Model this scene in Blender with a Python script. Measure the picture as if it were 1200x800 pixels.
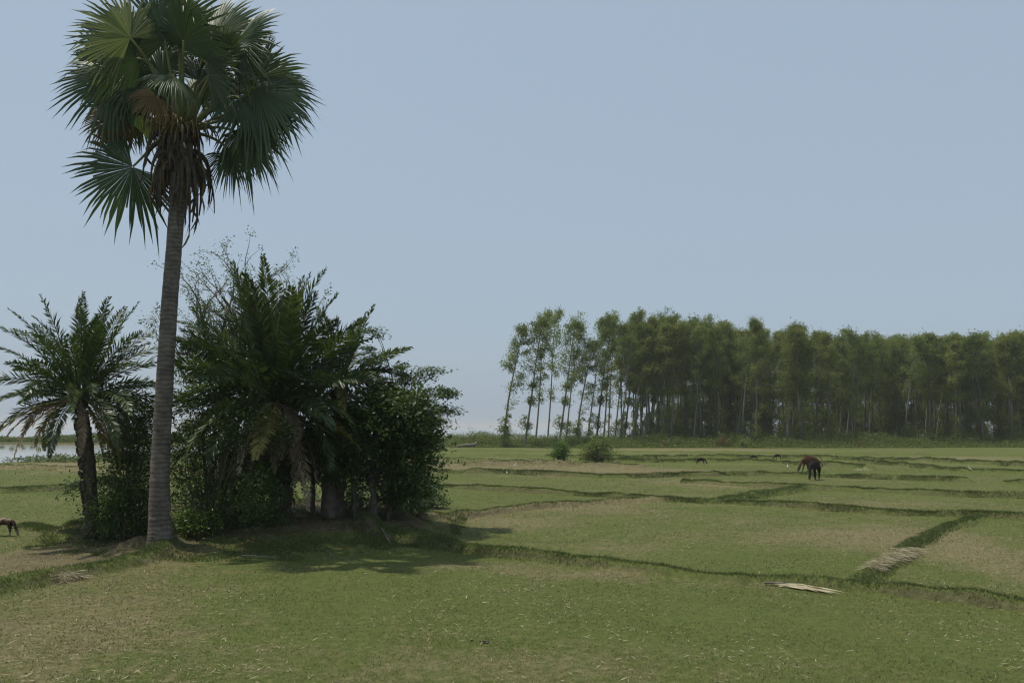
import bpy, math, random
import numpy as np
from mathutils import Vector, Matrix, Quaternion

R = math.radians
for o in list(bpy.data.objects): bpy.data.objects.remove(o)
scene = bpy.context.scene
COL = scene.collection

# ------------------------------------------------------------------ camera
CAM_H = 2.5
F = 1039.0                       # focal length in photo pixels (photo 1200 x 800)
PITCH = math.atan(100.0 / F)     # horizon at row 500
cd = bpy.data.cameras.new('camera'); cam = bpy.data.objects.new('camera', cd); COL.objects.link(cam)
cam.location = (0, 0, CAM_H); cam.rotation_euler = (math.pi/2 + PITCH, 0, 0)
cd.sensor_fit = 'HORIZONTAL'; cd.sensor_width = 36; cd.lens = 36 * F / 1200
cd.clip_start = .1; cd.clip_end = 20000
scene.camera = cam

# ------------------------------------------------------------------ sky, sun, exposure
SUN = Vector((-3.7, 0.3, 9.3)).normalized()
SUN_EL = math.asin(SUN.z)
w = bpy.data.worlds.new("World"); scene.world = w; w.use_nodes = True
nt = w.node_tree; nt.nodes.clear()
out = nt.nodes.new('ShaderNodeOutputWorld'); bg = nt.nodes.new('ShaderNodeBackground')
sky = nt.nodes.new('ShaderNodeTexSky'); sky.sky_type = 'NISHITA'; sky.sun_disc = False
sky.sun_elevation = SUN_EL; sky.sun_rotation = math.atan2(SUN.x, SUN.y)
sky.dust_density = 3.0; sky.air_density = 1.2; sky.ozone_density = 2.0; sky.altitude = 0
mx = nt.nodes.new('ShaderNodeMix'); mx.data_type = 'RGBA'; mx.inputs['Factor'].default_value = .72
mx.inputs['B'].default_value = (5.45, 6.75, 8.2, 1)     # hazy air
nt.links.new(sky.outputs[0], mx.inputs['A'])
nt.links.new(mx.outputs['Result'], bg.inputs[0]); bg.inputs[1].default_value = .075
nt.links.new(bg.outputs[0], out.inputs[0])
sd = bpy.data.lights.new('sun', 'SUN'); sd.energy = 3.3; sd.angle = R(.7); sd.color = (1, .94, .85)
so = bpy.data.objects.new('sun', sd); COL.objects.link(so); so.location = (-20, 10, 40)
so.rotation_euler = SUN.to_track_quat('Z', 'Y').to_euler()
scene.view_settings.view_transform = 'Standard'; scene.view_settings.look = 'None'
scene.view_settings.gamma = 1; scene.view_settings.exposure = 0.12
scene.cycles.max_bounces = 6; scene.cycles.volume_bounces = 0
scene.cycles.transparent_max_bounces = 4
scene.cycles.filter_width = 1.2

# ------------------------------------------------------------------ numpy noise
def _hash(ix, iy, s):
    h = (ix.astype(np.int64) * 374761393 + iy.astype(np.int64) * 668265263 + s * 1442695041) & 0xffffffff
    h = ((h ^ (h >> 13)) * 1274126177) & 0xffffffff
    return ((h ^ (h >> 16)) & 0xffff) / 65535.0
def vnoise(x, y, s=0):
    ix = np.floor(x); iy = np.floor(y); fx = x - ix; fy = y - iy
    fx = fx*fx*(3-2*fx); fy = fy*fy*(3-2*fy)
    a = _hash(ix, iy, s); b = _hash(ix+1, iy, s); c = _hash(ix, iy+1, s); d = _hash(ix+1, iy+1, s)
    return (a*(1-fx)+b*fx)*(1-fy) + (c*(1-fx)+d*fx)*fy
def fbm(x, y, s=0, o=3):
    r = 0; a = .5; t = 0
    for k in range(o):
        r = r + a*vnoise(x*2**k+17*k, y*2**k-9*k, s+k); t += a; a *= .55
    return r/t

# ------------------------------------------------------------------ picture rows and columns to places on the land
def ray(u, v):
    a = (u-600)/F; b = (400-v)/F
    return a, math.cos(PITCH)-b*math.sin(PITCH), math.sin(PITCH)+b*math.cos(PITCH)
def flat(u, v, z=0.0):
    X, Y, Z = ray(u, v); t = (z-CAM_H)/Z
    return X*t, Y*t
def at_depth(u, v, Y):
    x, y, z = ray(u, v); t = Y/y
    return Vector((x*t, Y, CAM_H+z*t))

# field ridges as polylines: (points, height, half width, dryness)
RIDGES_PX = [
 ([(425,628),(470,634),(510,641),(600,651),(740,666),(850,678),(920,684),(1000,690),(1100,701),(1200,714),(1330,730)], .125, .2, .0),
 ([(-90,712),(0,693),(60,678),(120,668),(165,657),(205,645)], .13, .3, .0),
 ([(1003,690),(1025,672),(1050,652),(1075,636),(1105,620),(1145,606)], .07, .2, .0),
 ([(500,571),(600,576),(700,582),(790,588),(900,593),(1000,600),(1060,603),(1140,605),(1260,611)], .135, .19, .0),
 ([(500,613),(570,602),(640,594),(700,590),(775,586)], .12, .30, .8),
 ([(440,550),(505,553),(600,555),(700,560),(760,560),(850,557),(930,558),(1030,561),(1135,565)], .16, .24, .1),
 ([(845,589),(890,581),(940,573)], .12, .4, .0),
 ([(800,566),(870,570),(940,573),(1080,579),(1200,583),(1290,587)], .14, .22, .0),
 ([(440,547),(530,546),(620,544),(700,547),(750,549)], .2, .35, .5),
 ([(680,540),(780,542),(870,542),(940,545),(1015,549)], .19, .3, .1),
 ([(440,534),(505,534),(640,536),(740,538),(800,537),(960,538),(1080,541),(1240,549)], .2, .35, .1),
 ([(1000,541),(1130,553),(1260,558)], .18, .3, .1),
 ([(1175,567),(1270,568)], .15, .25, .3),
 ([(440,540),(560,541),(655,543)], .2, .4, .5),
 ([(500,529),(700,530),(900,532),(1250,536)], .2, .45, .1),
 ([(-120,546),(0,549),(60,550),(150,553),(300,553),(430,552)], .2, .5, .6),
 ([(-120,579),(0,578),(75,575),(110,569),(250,566),(430,562)], .16, .35, .1),
 ([(28,617),(60,622),(105,632)], .07, .25, .1),
]
RIDGES = []
for pts, h, hw, dry in RIDGES_PX:
    P = np.array([flat(u, v) for u, v in pts]); RIDGES.append((P, h, hw, dry))
MOUNDS = [ # x, y, rx, ry, height
 (-5.9, 22.6, 3.9, 4.6, .40), (-9.0, 20.9, 1.6, 1.5, .25), (-6.6, 18.5, 1.0, .7, .18), (-2.9, 23.2, 1.4, 1.9, .14),
]
def seg_dist(x, y, P):
    d = np.full(x.shape, 1e9)
    for i in range(len(P)-1):
        a = P[i]; b = P[i+1]; ab = b-a; L = ab@ab
        t = np.clip(((x-a[0])*ab[0]+(y-a[1])*ab[1])/L, 0, 1)
        d = np.minimum(d, np.hypot(x-a[0]-t*ab[0], y-a[1]-t*ab[1]))
    return d
WATER_Z = -.28
def shore(x):   # how far out the land reaches before the water begins
    s = np.interp(x, [-200, -36, -34.5, -14, -6, 4, 20, 60, 250], [59, 60, 79, 84, 128, 132, 175, 210, 240])
    return s + 1.5*(vnoise(x*.3, x*0, 5)-.5)
def spit(x, y): # the long low far bank
    c = np.interp(x, [-300, -160, -95, -40, 10], [172, 158, 150, 140, 130]) 
    wdt = 5 + 3*vnoise(x*.05, x*0, 8)
    return np.abs(y-c) < wdt
def land(x, y):
    """height, ridge mask, dry-ridge mask"""
    x = np.asarray(x, float); y = np.asarray(y, float)
    z = .05*(fbm(x*.12, y*.12, 3)-.5)*2
    rid = np.zeros(x.shape); dr = np.zeros(x.shape)
    nz = fbm(x*1.1, y*1.1, 11)
    for P, h, hw, dry in RIDGES:
        lo = P.min(0)-3; hi = P.max(0)+3
        m = (x > lo[0]) & (x < hi[0]) & (y > lo[1]) & (y < hi[1])
        if not m.any(): continue
        xx = x[m] + .5*(vnoise(x[m]*.7, y[m]*.7, 21)-.5); yy = y[m] + .5*(vnoise(x[m]*.6, y[m]*.6, 22)-.5)
        d = seg_dist(xx, yy, P)
        k = 1.3*np.exp(-(d/(hw*.92))**4*.8)*(.55+.9*nz[m])*np.clip(1.6*fbm(x[m]*.35, y[m]*.35, 31)+.25, .4, 1)
        z[m] = np.maximum(z[m], z[m]*.3 + h*k + z[m]*.7*(1-k)); rid[m] = np.maximum(rid[m], np.exp(-(d/hw)**2)); dr[m] = np.maximum(dr[m], dry*np.exp(-(d/(hw*1.6))**2))
    mo = np.zeros(x.shape)
    for cx, cy, rx, ry, h in MOUNDS:
        q = np.hypot((x-cx)/rx, (y-cy)/ry) + .22*(fbm(x*1.3, y*1.3, 41)-.5)*2
        k = 1/(1+np.exp((q-.93)*10))
        mo = np.maximum(mo, h*k*(.75+.5*fbm(x*.9, y*.9, 47)))
    z = z + mo
    z = z + .025*(fbm(x*2.2, y*2.2, 51)-.5)*2*np.clip(1.3-y/80, 0, 1)
    lake = (y > shore(x)) & ~spit(x, y)
    e = np.clip((y-shore(x))/1.2, 0, 1)
    z = np.where(lake, z*(1-e) - .9*e, z)
    z = np.where(spit(x, y) & (y > shore(x)), z+.05, z)
    return z, rid, dr, mo
def H(x, y):
    return float(land(np.array([x]), np.array([y]))[0][0])
def ground(u, v):
    z = 0.0
    for _ in range(6):
        x, y = flat(u, v, z); z = .5*z+.5*H(x, y)
    x, y = flat(u, v, z)
    return Vector((x, y, H(x, y)))

# ------------------------------------------------------------------ materials
def new_mat(name):
    m = bpy.data.materials.new(name); m.use_nodes = True; t = m.node_tree; t.nodes.clear()
    o = t.nodes.new('ShaderNodeOutputMaterial'); return m, t, o
def N(t, kind, **kw):
    n = t.nodes.new(kind)
    for k, v in kw.items():
        if k in n.inputs: n.inputs[k].default_value = v
        else: setattr(n, k, v)
    return n
def ramp(t, src, stops):
    r = t.nodes.new('ShaderNodeValToRGB'); e = r.color_ramp.elements
    while len(e) < len(stops): e.new(.5)
    for el, (p, c) in zip(e, stops): el.position = p; el.color = (*c, 1)
    t.links.new(src, r.inputs[0]); return r.outputs[0]
def mixc(t, fac, a, b, mode='MIX'):
    m = t.nodes.new('ShaderNodeMix'); m.data_type = 'RGBA'; m.blend_type = mode
    for s, v in (('Factor', fac), ('A', a), ('B', b)):
        if hasattr(v, 'is_output'): t.links.new(v, m.inputs[s])
        elif s == 'Factor': m.inputs[s].default_value = v
        else: m.inputs[s].default_value = (*v, 1)
    return m.outputs['Result']
def math_n(t, op, a, b=None, c=None):
    m = t.nodes.new('ShaderNodeMath'); m.operation = op
    for i, v in enumerate((a, b, c)):
        if v is None: continue
        if hasattr(v, 'is_output'): t.links.new(v, m.inputs[i])
        else: m.inputs[i].default_value = v
    return m.outputs[0]
def noise(t, scale, detail=4, rough=.55, vec=None, coord='Object'):
    n = N(t, 'ShaderNodeTexNoise', Scale=scale, Detail=detail, Roughness=rough)
    if vec is None:
        tc = t.nodes.new('ShaderNodeTexCoord'); vec = tc.outputs[coord]
    t.links.new(vec, n.inputs['Vector']); return n.outputs['Fac']
def leaf_mat(name, stops, transl=.3, gloss=.35, rough=.5, tint_back=1.0):
    m, t, o = new_mat(name)
    at = N(t, 'ShaderNodeAttribute', attribute_name='var')
    oi = t.nodes.new('ShaderNodeObjectInfo')
    v = math_n(t, 'ADD', at.outputs['Fac'], math_n(t, 'MULTIPLY', math_n(t, 'SUBTRACT', oi.outputs['Random'], .5), .4))
    c = ramp(t, v, stops)
    p = N(t, 'ShaderNodeBsdfPrincipled', Roughness=rough); t.links.new(c, p.inputs['Base Color'])
    p.inputs['Specular IOR Level'].default_value = gloss
    tr = t.nodes.new('ShaderNodeBsdfTranslucent')
    t.links.new(mixc(t, 1.0, c, (1.12, 1.22, .6), 'MULTIPLY'), tr.inputs[0])
    ms = t.nodes.new('ShaderNodeMixShader'); ms.inputs[0].default_value = transl
    t.links.new(p.outputs[0], ms.inputs[1]); t.links.new(tr.outputs[0], ms.inputs[2]); t.links.new(ms.outputs[0], o.inputs[0])
    return m
def rough_mat(name, stops, scale=8, bump=.4, rough=.9, rings=0, dist=.02):
    m, t, o = new_mat(name)
    n = noise(t, scale, 6, .65); p = N(t, 'ShaderNodeBsdfPrincipled', Roughness=rough)
    p.inputs['Specular IOR Level'].default_value = .2
    h = n
    if rings:
        tc = t.nodes.new('ShaderNodeTexCoord')
        wv = N(t, 'ShaderNodeTexWave', Scale=rings, Distortion=5, Detail=3); wv.bands_direction = 'Z'
        wv.inputs['Detail Scale'].default_value = 1.5
        t.links.new(tc.outputs['Object'], wv.inputs[0])
        h = math_n(t, 'ADD', math_n(t, 'MULTIPLY', wv.outputs['Fac'], .14), math_n(t, 'MULTIPLY', n, .9))
        c = ramp(t, h, stops)
    else: c = ramp(t, n, stops)
    t.links.new(c, p.inputs['Base Color'])
    b = N(t, 'ShaderNodeBump', Strength=bump, Distance=dist); t.links.new(h, b.inputs['Height']); t.links.new(b.outputs[0], p.inputs['Normal'])
    t.links.new(p.outputs[0], o.inputs[0]); return m

M = {}
M['fan'] = leaf_mat('fan_leaf', [(0, (.035,.06,.024)), (.45, (.05,.085,.036)), (.75, (.095,.13,.06)), (1, (.22,.235,.12))], .3, .36, .45)
M['fan_dry'] = leaf_mat('fan_leaf_dry', [(0, (.13,.085,.04)), (.5, (.20,.13,.06)), (1, (.33,.22,.12))], .2, .2, .7)
M['date'] = leaf_mat('date_frond', [(0, (.032,.055,.016)), (.5, (.052,.082,.022)), (1, (.14,.165,.065))], .3, .45, .42)
M['date_yellow'] = leaf_mat('date_frond_yellow', [(0, (.12,.12,.03)), (.5, (.19,.17,.05)), (1, (.26,.22,.08))], .25, .3, .6)
M['date_dry'] = leaf_mat('date_frond_dry', [(0, (.16,.12,.08)), (.5, (.26,.20,.14)), (1, (.38,.31,.23))], .15, .2, .8)
M['shrub'] = leaf_mat('shrub_leaf', [(0, (.03,.055,.014)), (.5, (.058,.10,.022)), (1, (.11,.16,.04))], .3, .4, .45)
M['shrub_bright'] = leaf_mat('shrub_leaf_bright', [(0, (.05,.095,.016)), (.5, (.11,.19,.026)), (1, (.17,.26,.05))], .45, .4, .45)
M['thorn'] = leaf_mat('thorn_leaf', [(0, (.06,.09,.025)), (.5, (.10,.14,.045)), (1, (.16,.2,.08))], .3, .3, .6)
M['wood_leaf'] = leaf_mat('plantation_leaf', [(0, (.085,.115,.032)), (.5, (.155,.195,.062)), (1, (.22,.26,.10))], .5, .2, .6)
M['wood_leaf_olive'] = leaf_mat('plantation_leaf_olive', [(0, (.09,.11,.03)), (.5, (.16,.185,.052)), (1, (.23,.25,.09))], .5, .2, .6)
M['scrub'] = leaf_mat('scrub_leaf', [(0, (.06,.085,.018)), (.5, (.12,.155,.034)), (1, (.18,.215,.06))], .3, .3, .6)
M['scrub_red'] = leaf_mat('scrub_leaf_red', [(0, (.10,.05,.025)), (.5, (.15,.085,.04)), (1, (.17,.14,.05))], .3, .3, .6)
M['grass'] = leaf_mat('grass_blade', [(0, (.066,.086,.021)), (.55, (.103,.129,.035)), (.82, (.165,.168,.054)), (1, (.28,.255,.12))], .25, .25, .6)
M['grass_lush'] = leaf_mat('ridge_grass_blade', [(0, (.035,.055,.014)), (.5, (.07,.104,.026)), (.85, (.125,.15,.048)), (1, (.24,.22,.11))], .25, .3, .55)
M['straw'] = leaf_mat('straw_strand', [(0, (.19,.165,.095)), (.5, (.36,.315,.19)), (1, (.56,.50,.34))], .1, .3, .6)
M['palm_bark'] = rough_mat('palm_bark', [(.3, (.045,.038,.03)), (.5, (.105,.09,.073)), (.75, (.19,.168,.14))], 4, .5, .9, rings=3.4, dist=.015)
M['date_bark'] = rough_mat('date_bark', [(.25, (.04,.033,.024)), (.55, (.09,.076,.058)), (.8, (.17,.15,.12))], 9, .9, .95, dist=.05)
M['bark'] = rough_mat('bark', [(.25, (.06,.05,.04)), (.55, (.13,.11,.09)), (.8, (.23,.21,.18))], 7, .6)
M['bark_pale'] = rough_mat('bark_pale', [(.25, (.11,.10,.085)), (.55, (.2,.185,.16)), (.8, (.32,.30,.27))], 9, .5)
M['bark_wood'] = rough_mat('plantation_bark', [(.25, (.09,.078,.062)), (.55, (.17,.15,.125)), (.8, (.27,.245,.21))], 1.5, .3)
M['stem'] = rough_mat('stem', [(.3, (.05,.05,.025)), (.7, (.11,.10,.055))], 9, .2)
M['petiole'] = rough_mat('petiole', [(.3, (.10,.12,.045)), (.7, (.20,.20,.085))], 5, .2, .6)
M['flower'] = rough_mat('flower_stalk', [(.3, (.11,.085,.035)), (.7, (.24,.19,.075))], 8, .3, .7)
M['husk'] = rough_mat('dead_leaf_base', [(.3, (.035,.028,.02)), (.7, (.095,.078,.055))], 8, .5, .9)
M['soil'] = rough_mat('soil', [(.3, (.035,.032,.016)), (.7, (.085,.078,.04))], 6, .8, .95)
M['log'] = rough_mat('dead_wood', [(.3, (.09,.08,.065)), (.7, (.21,.19,.155))], 6, .5)
M['dung'] = rough_mat('dung', [(.3, (.03,.024,.018)), (.7, (.07,.055,.04))], 30, .5)
M['hoof'] = rough_mat('hoof', [(.3, (.03,.025,.02)), (.7, (.06,.05,.04))], 20, .1, .6)
M['horn'] = rough_mat('horn', [(.3, (.10,.085,.07)), (.7, (.22,.19,.15))], 20, .1, .5)
M['white'] = rough_mat('white_feather', [(.3, (.74,.74,.71)), (.7, (.85,.85,.82))], 20, .1, .8)
M['beak'] = rough_mat('beak', [(.3, (.5,.33,.05)), (.7, (.6,.4,.08))], 20, .1, .5)
def coat(name, a, b, scale=3, cut=.5, soft=.04):
    m, t, o = new_mat(name); n = noise(t, scale, 2, .5); f = noise(t, 60, 3, .6)
    c = ramp(t, n, [(cut-soft, a), (cut+soft, b)])
    c = mixc(t, .5, c, ramp(t, f, [(.3, (.6,.6,.6)), (.7, (1.3,1.3,1.3))]), 'MULTIPLY')
    p = N(t, 'ShaderNodeBsdfPrincipled', Roughness=.75); t.links.new(c, p.inputs[0]); p.inputs['Specular IOR Level'].default_value = .05
    t.links.new(p.outputs[0], o.inputs[0]); return m
M['coat_brown'] = coat('coat_brown', (.085,.045,.027), (.045,.027,.018), 2)
M['coat_black'] = coat('coat_black', (.012,.010,.009), (.022,.019,.017), 2)
M['coat_goat'] = coat('coat_goat', (.05,.03,.021), (.26,.21,.15), 5.5, .55)

def ground_material():
    m, t, o = new_mat('paddy_ground')
    tc = t.nodes.new('ShaderNodeTexCoord'); vec = tc.outputs['Object']
    def at(n): return N(t, 'ShaderNodeAttribute', attribute_name=n).outputs['Fac']
    fine = noise(t, 9, 8, .7, vec); mid = noise(t, 1.1, 5, .6, vec); big = noise(t, .17, 4, .6, vec); tiny = noise(t, 45, 4, .7, vec)
    green = ramp(t, fine, [(.25, (.064,.078,.020)), (.5, (.092,.114,.031)), (.75, (.145,.152,.045))])
    dry = ramp(t, fine, [(.25, (.105,.092,.045)), (.5, (.165,.142,.072)), (.75, (.26,.225,.125))])
    soil = ramp(t, fine, [(.3, (.055,.045,.028)), (.5, (.105,.088,.054)), (.75, (.18,.152,.098))])
    k = math_n(t, 'ADD', math_n(t, 'MULTIPLY', big, .9), math_n(t, 'MULTIPLY', mid, .8))
    k = math_n(t, 'ADD', k, math_n(t, 'MULTIPLY', math_n(t, 'SUBTRACT', noise(t, 4.5, 5, .7, vec), .5), .9))
    k = math_n(t, 'ADD', k, math_n(t, 'MULTIPLY', tiny, .3))
    k = math_n(t, 'ADD', k, math_n(t, 'MULTIPLY', at('dry'), .62))
    kf = N(t, 'ShaderNodeMapRange'); t.links.new(k, kf.inputs[0]); kf.inputs[1].default_value = .98; kf.inputs[2].default_value = 1.42
    c = mixc(t, kf.outputs[0], green, dry)
    sf = math_n(t, 'ADD', math_n(t, 'MULTIPLY', at('bare'), 1.1), math_n(t, 'MULTIPLY', math_n(t, 'SUBTRACT', mid, .5), 1.1))
    sf2 = N(t, 'ShaderNodeMapRange'); t.links.new(sf, sf2.inputs[0]); sf2.inputs[1].default_value = .25; sf2.inputs[2].default_value = .7
    c = mixc(t, sf2.outputs[0], c, soil)
    gm = t.nodes.new('ShaderNodeNewGeometry'); sp = t.nodes.new('ShaderNodeSeparateXYZ'); t.links.new(gm.outputs['True Normal'], sp.inputs[0])
    sl = N(t, 'ShaderNodeMapRange'); t.links.new(sp.outputs['Z'], sl.inputs[0]); sl.inputs[1].default_value = .86; sl.inputs[2].default_value = .62; sl.inputs[3].default_value = 0; sl.inputs[4].default_value = .6
    c = mixc(t, sl.outputs[0], c, soil)
    p = N(t, 'ShaderNodeBsdfPrincipled', Roughness=.95); p.inputs['Specular IOR Level'].default_value = .1
    t.links.new(c, p.inputs[0])
    hh = math_n(t, 'ADD', math_n(t, 'MULTIPLY', fine, .6), math_n(t, 'MULTIPLY', tiny, .35))
    b = N(t, 'ShaderNodeBump', Strength=.9, Distance=.06); t.links.new(hh, b.inputs['Height']); t.links.new(b.outputs[0], p.inputs['Normal'])
    t.links.new(p.outputs[0], o.inputs[0]); return m
M['ground'] = ground_material()
def water_material():
    m, t, o = new_mat('still_water')
    tc = t.nodes.new('ShaderNodeTexCoord'); mp = t.nodes.new('ShaderNodeMapping'); mp.inputs['Scale'].default_value = (.35, 1.3, 1)
    t.links.new(tc.outputs['Object'], mp.inputs[0])
    n = noise(t, 1.6, 4, .6, mp.outputs[0]); n2 = noise(t, .05, 3, .5, mp.outputs[0])
    p = N(t, 'ShaderNodeBsdfPrincipled', Roughness=.12); p.inputs['IOR'].default_value = 1.33
    t.links.new(ramp(t, n2, [(.35, (.33,.33,.31)), (.65, (.40,.40,.38))]), p.inputs[0])
    b = N(t, 'ShaderNodeBump', Strength=.1, Distance=.05); t.links.new(n, b.inputs['Height']); t.links.new(b.outputs[0], p.inputs['Normal'])
    t.links.new(p.outputs[0], o.inputs[0]); return m
M['water'] = water_material()

# ------------------------------------------------------------------ mesh helpers
class MB:
    def __init__(s): s.v = []; s.q = []; s.t = []; s.qv = []; s.tv = []; s.n = 0
    def add(s, v, q=None, t=None, qv=None, tv=None):
        v = np.asarray(v, float).reshape(-1, 3); s.v.append(v)
        if q is not None and len(q):
            q = np.asarray(q, int).reshape(-1, 4); s.q.append(q+s.n); s.qv.append(np.full(len(q), .5) if qv is None else np.broadcast_to(np.asarray(qv, float), (len(q),)))
        if t is not None and len(t):
            t = np.asarray(t, int).reshape(-1, 3); s.t.append(t+s.n); s.tv.append(np.full(len(t), .5) if tv is None else np.broadcast_to(np.asarray(tv, float), (len(t),)))
        s.n += len(v)
    def tube(s, P, r, seg=6, cap=True, var=.5):
        P = np.asarray(P, float); n = len(P); r = np.broadcast_to(np.asarray(r, float), (n,))
        T = np.gradient(P, axis=0); T /= np.linalg.norm(T, axis=1)[:, None]+1e-9
        up = np.array([0, 0, 1.]) if abs(T[0][2]) < .9 else np.array([1., 0, 0])
        A = np.zeros((n, 3)); a = np.cross(T[0], up); a /= np.linalg.norm(a)
        for i in range(n):
            a = a - T[i]*(a@T[i]); a /= np.linalg.norm(a)+1e-9; A[i] = a
        B = np.cross(T, A); th = np.arange(seg)*2*np.pi/seg
        V = P[:, None]+r[:, None, None]*(np.cos(th)[None, :, None]*A[:, None]+np.sin(th)[None, :, None]*B[:, None])
        i = np.arange(n-1)[:, None]*seg; j = np.arange(seg)[None]; k = (j+1) % seg
        q = np.stack([i+j, i+k, i+seg+k, i+seg+j], -1).reshape(-1, 4)
        V = V.reshape(-1, 3); tt = []
        if cap:
            V = np.vstack([V, P[0], P[-1]]); c0 = n*seg
            for jj in range(seg):
                tt.append((c0, (jj+1) % seg, jj)); tt.append((c0+1, (n-1)*seg+jj, (n-1)*seg+(jj+1) % seg))
        s.add(V, q, tt, var, var)
    def leaves(s, C, D, S, L, W, var, fold=0.0, Nn=None):
        """one pointed leaf per row: C base, D direction, S side vector"""
        C = np.asarray(C, float); n = len(C); L = np.broadcast_to(L, (n,))[:, None]; W = np.broadcast_to(W, (n,))[:, None]
        mid = C + D*L*.45
        V = np.stack([C, mid-S*W*.5, C+D*L, mid+S*W*.5], 1)
        if fold and Nn is not None: V[:, 2] -= Nn*L*fold
        s.add(V.reshape(-1, 3), np.arange(n*4).reshape(-1, 4), None, var)
    def build(s, name, mat, parent=None, smooth=False):
        me = bpy.data.meshes.new(name)
        V = np.vstack(s.v); nq = sum(map(len, s.q)); ntt = sum(map(len, s.t))
        me.vertices.add(len(V)); me.vertices.foreach_set('co', V.astype(np.float32).ravel())
        loops = []; 
        if nq: loops.append(np.vstack(s.q).ravel())
        if ntt: loops.append(np.vstack(s.t).ravel())
        loops = np.concatenate(loops); me.loops.add(len(loops)); me.loops.foreach_set('vertex_index', loops.astype(np.int32))
        me.polygons.add(nq+ntt)
        st = np.concatenate([np.arange(nq)*4, nq*4+np.arange(ntt)*3]); me.polygons.foreach_set('loop_start', st.astype(np.int32))
        me.update(calc_edges=True)
        at = me.attributes.new('var', 'FLOAT', 'FACE'); vv = np.concatenate(s.qv+s.tv)
        at.data.foreach_set('value', vv.astype(np.float32))
        if smooth: me.polygons.foreach_set('use_smooth', np.ones(nq+ntt, bool))
        me.materials.append(mat); ob = bpy.data.objects.new(name, me); COL.objects.link(ob)
        if parent: ob.parent = parent
        return ob
def tag(o, label=None, cat=None, group=None, kind=None):
    if label: o['label'] = label
    if cat: o['category'] = cat
    if group: o['group'] = group
    if kind: o['kind'] = kind
    return o
def empty(name, loc, rz=0):
    o = bpy.data.objects.new(name, None); COL.objects.link(o); o.location = loc; o.rotation_euler = (0, 0, rz); o.empty_display_size = .3
    return o
def copy_tree(o, parent=None):
    c = o.copy(); COL.objects.link(c)
    if parent: c.parent = parent
    for ch in list(o.children): copy_tree(ch, c)
    return c
def unit(v): v = np.asarray(v, float); return v/(np.linalg.norm(v, axis=-1, keepdims=True)+1e-9)
def rand_dirs(rng, n): return unit(rng.normal(size=(n, 3)))
def scatter_leaves(mb, rng, C, L, W, updir=.4, out=None, vbase=.5, vspread=.3):
    n = len(C); D = rand_dirs(rng, n)
    if out is not None: D = unit(D*.8+out)
    D[:, 2] = D[:, 2]*.6
    Nn = unit(rand_dirs(rng, n)+np.array([0, 0, updir*2])); S = unit(np.cross(D, Nn))
    sz = rng.uniform(.65, 1.3, n)
    var = np.clip(vbase + rng.normal(0, vspread*.5, n), 0, 1)
    mb.leaves(C, unit(D), S, L*sz, W*sz, var)

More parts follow.
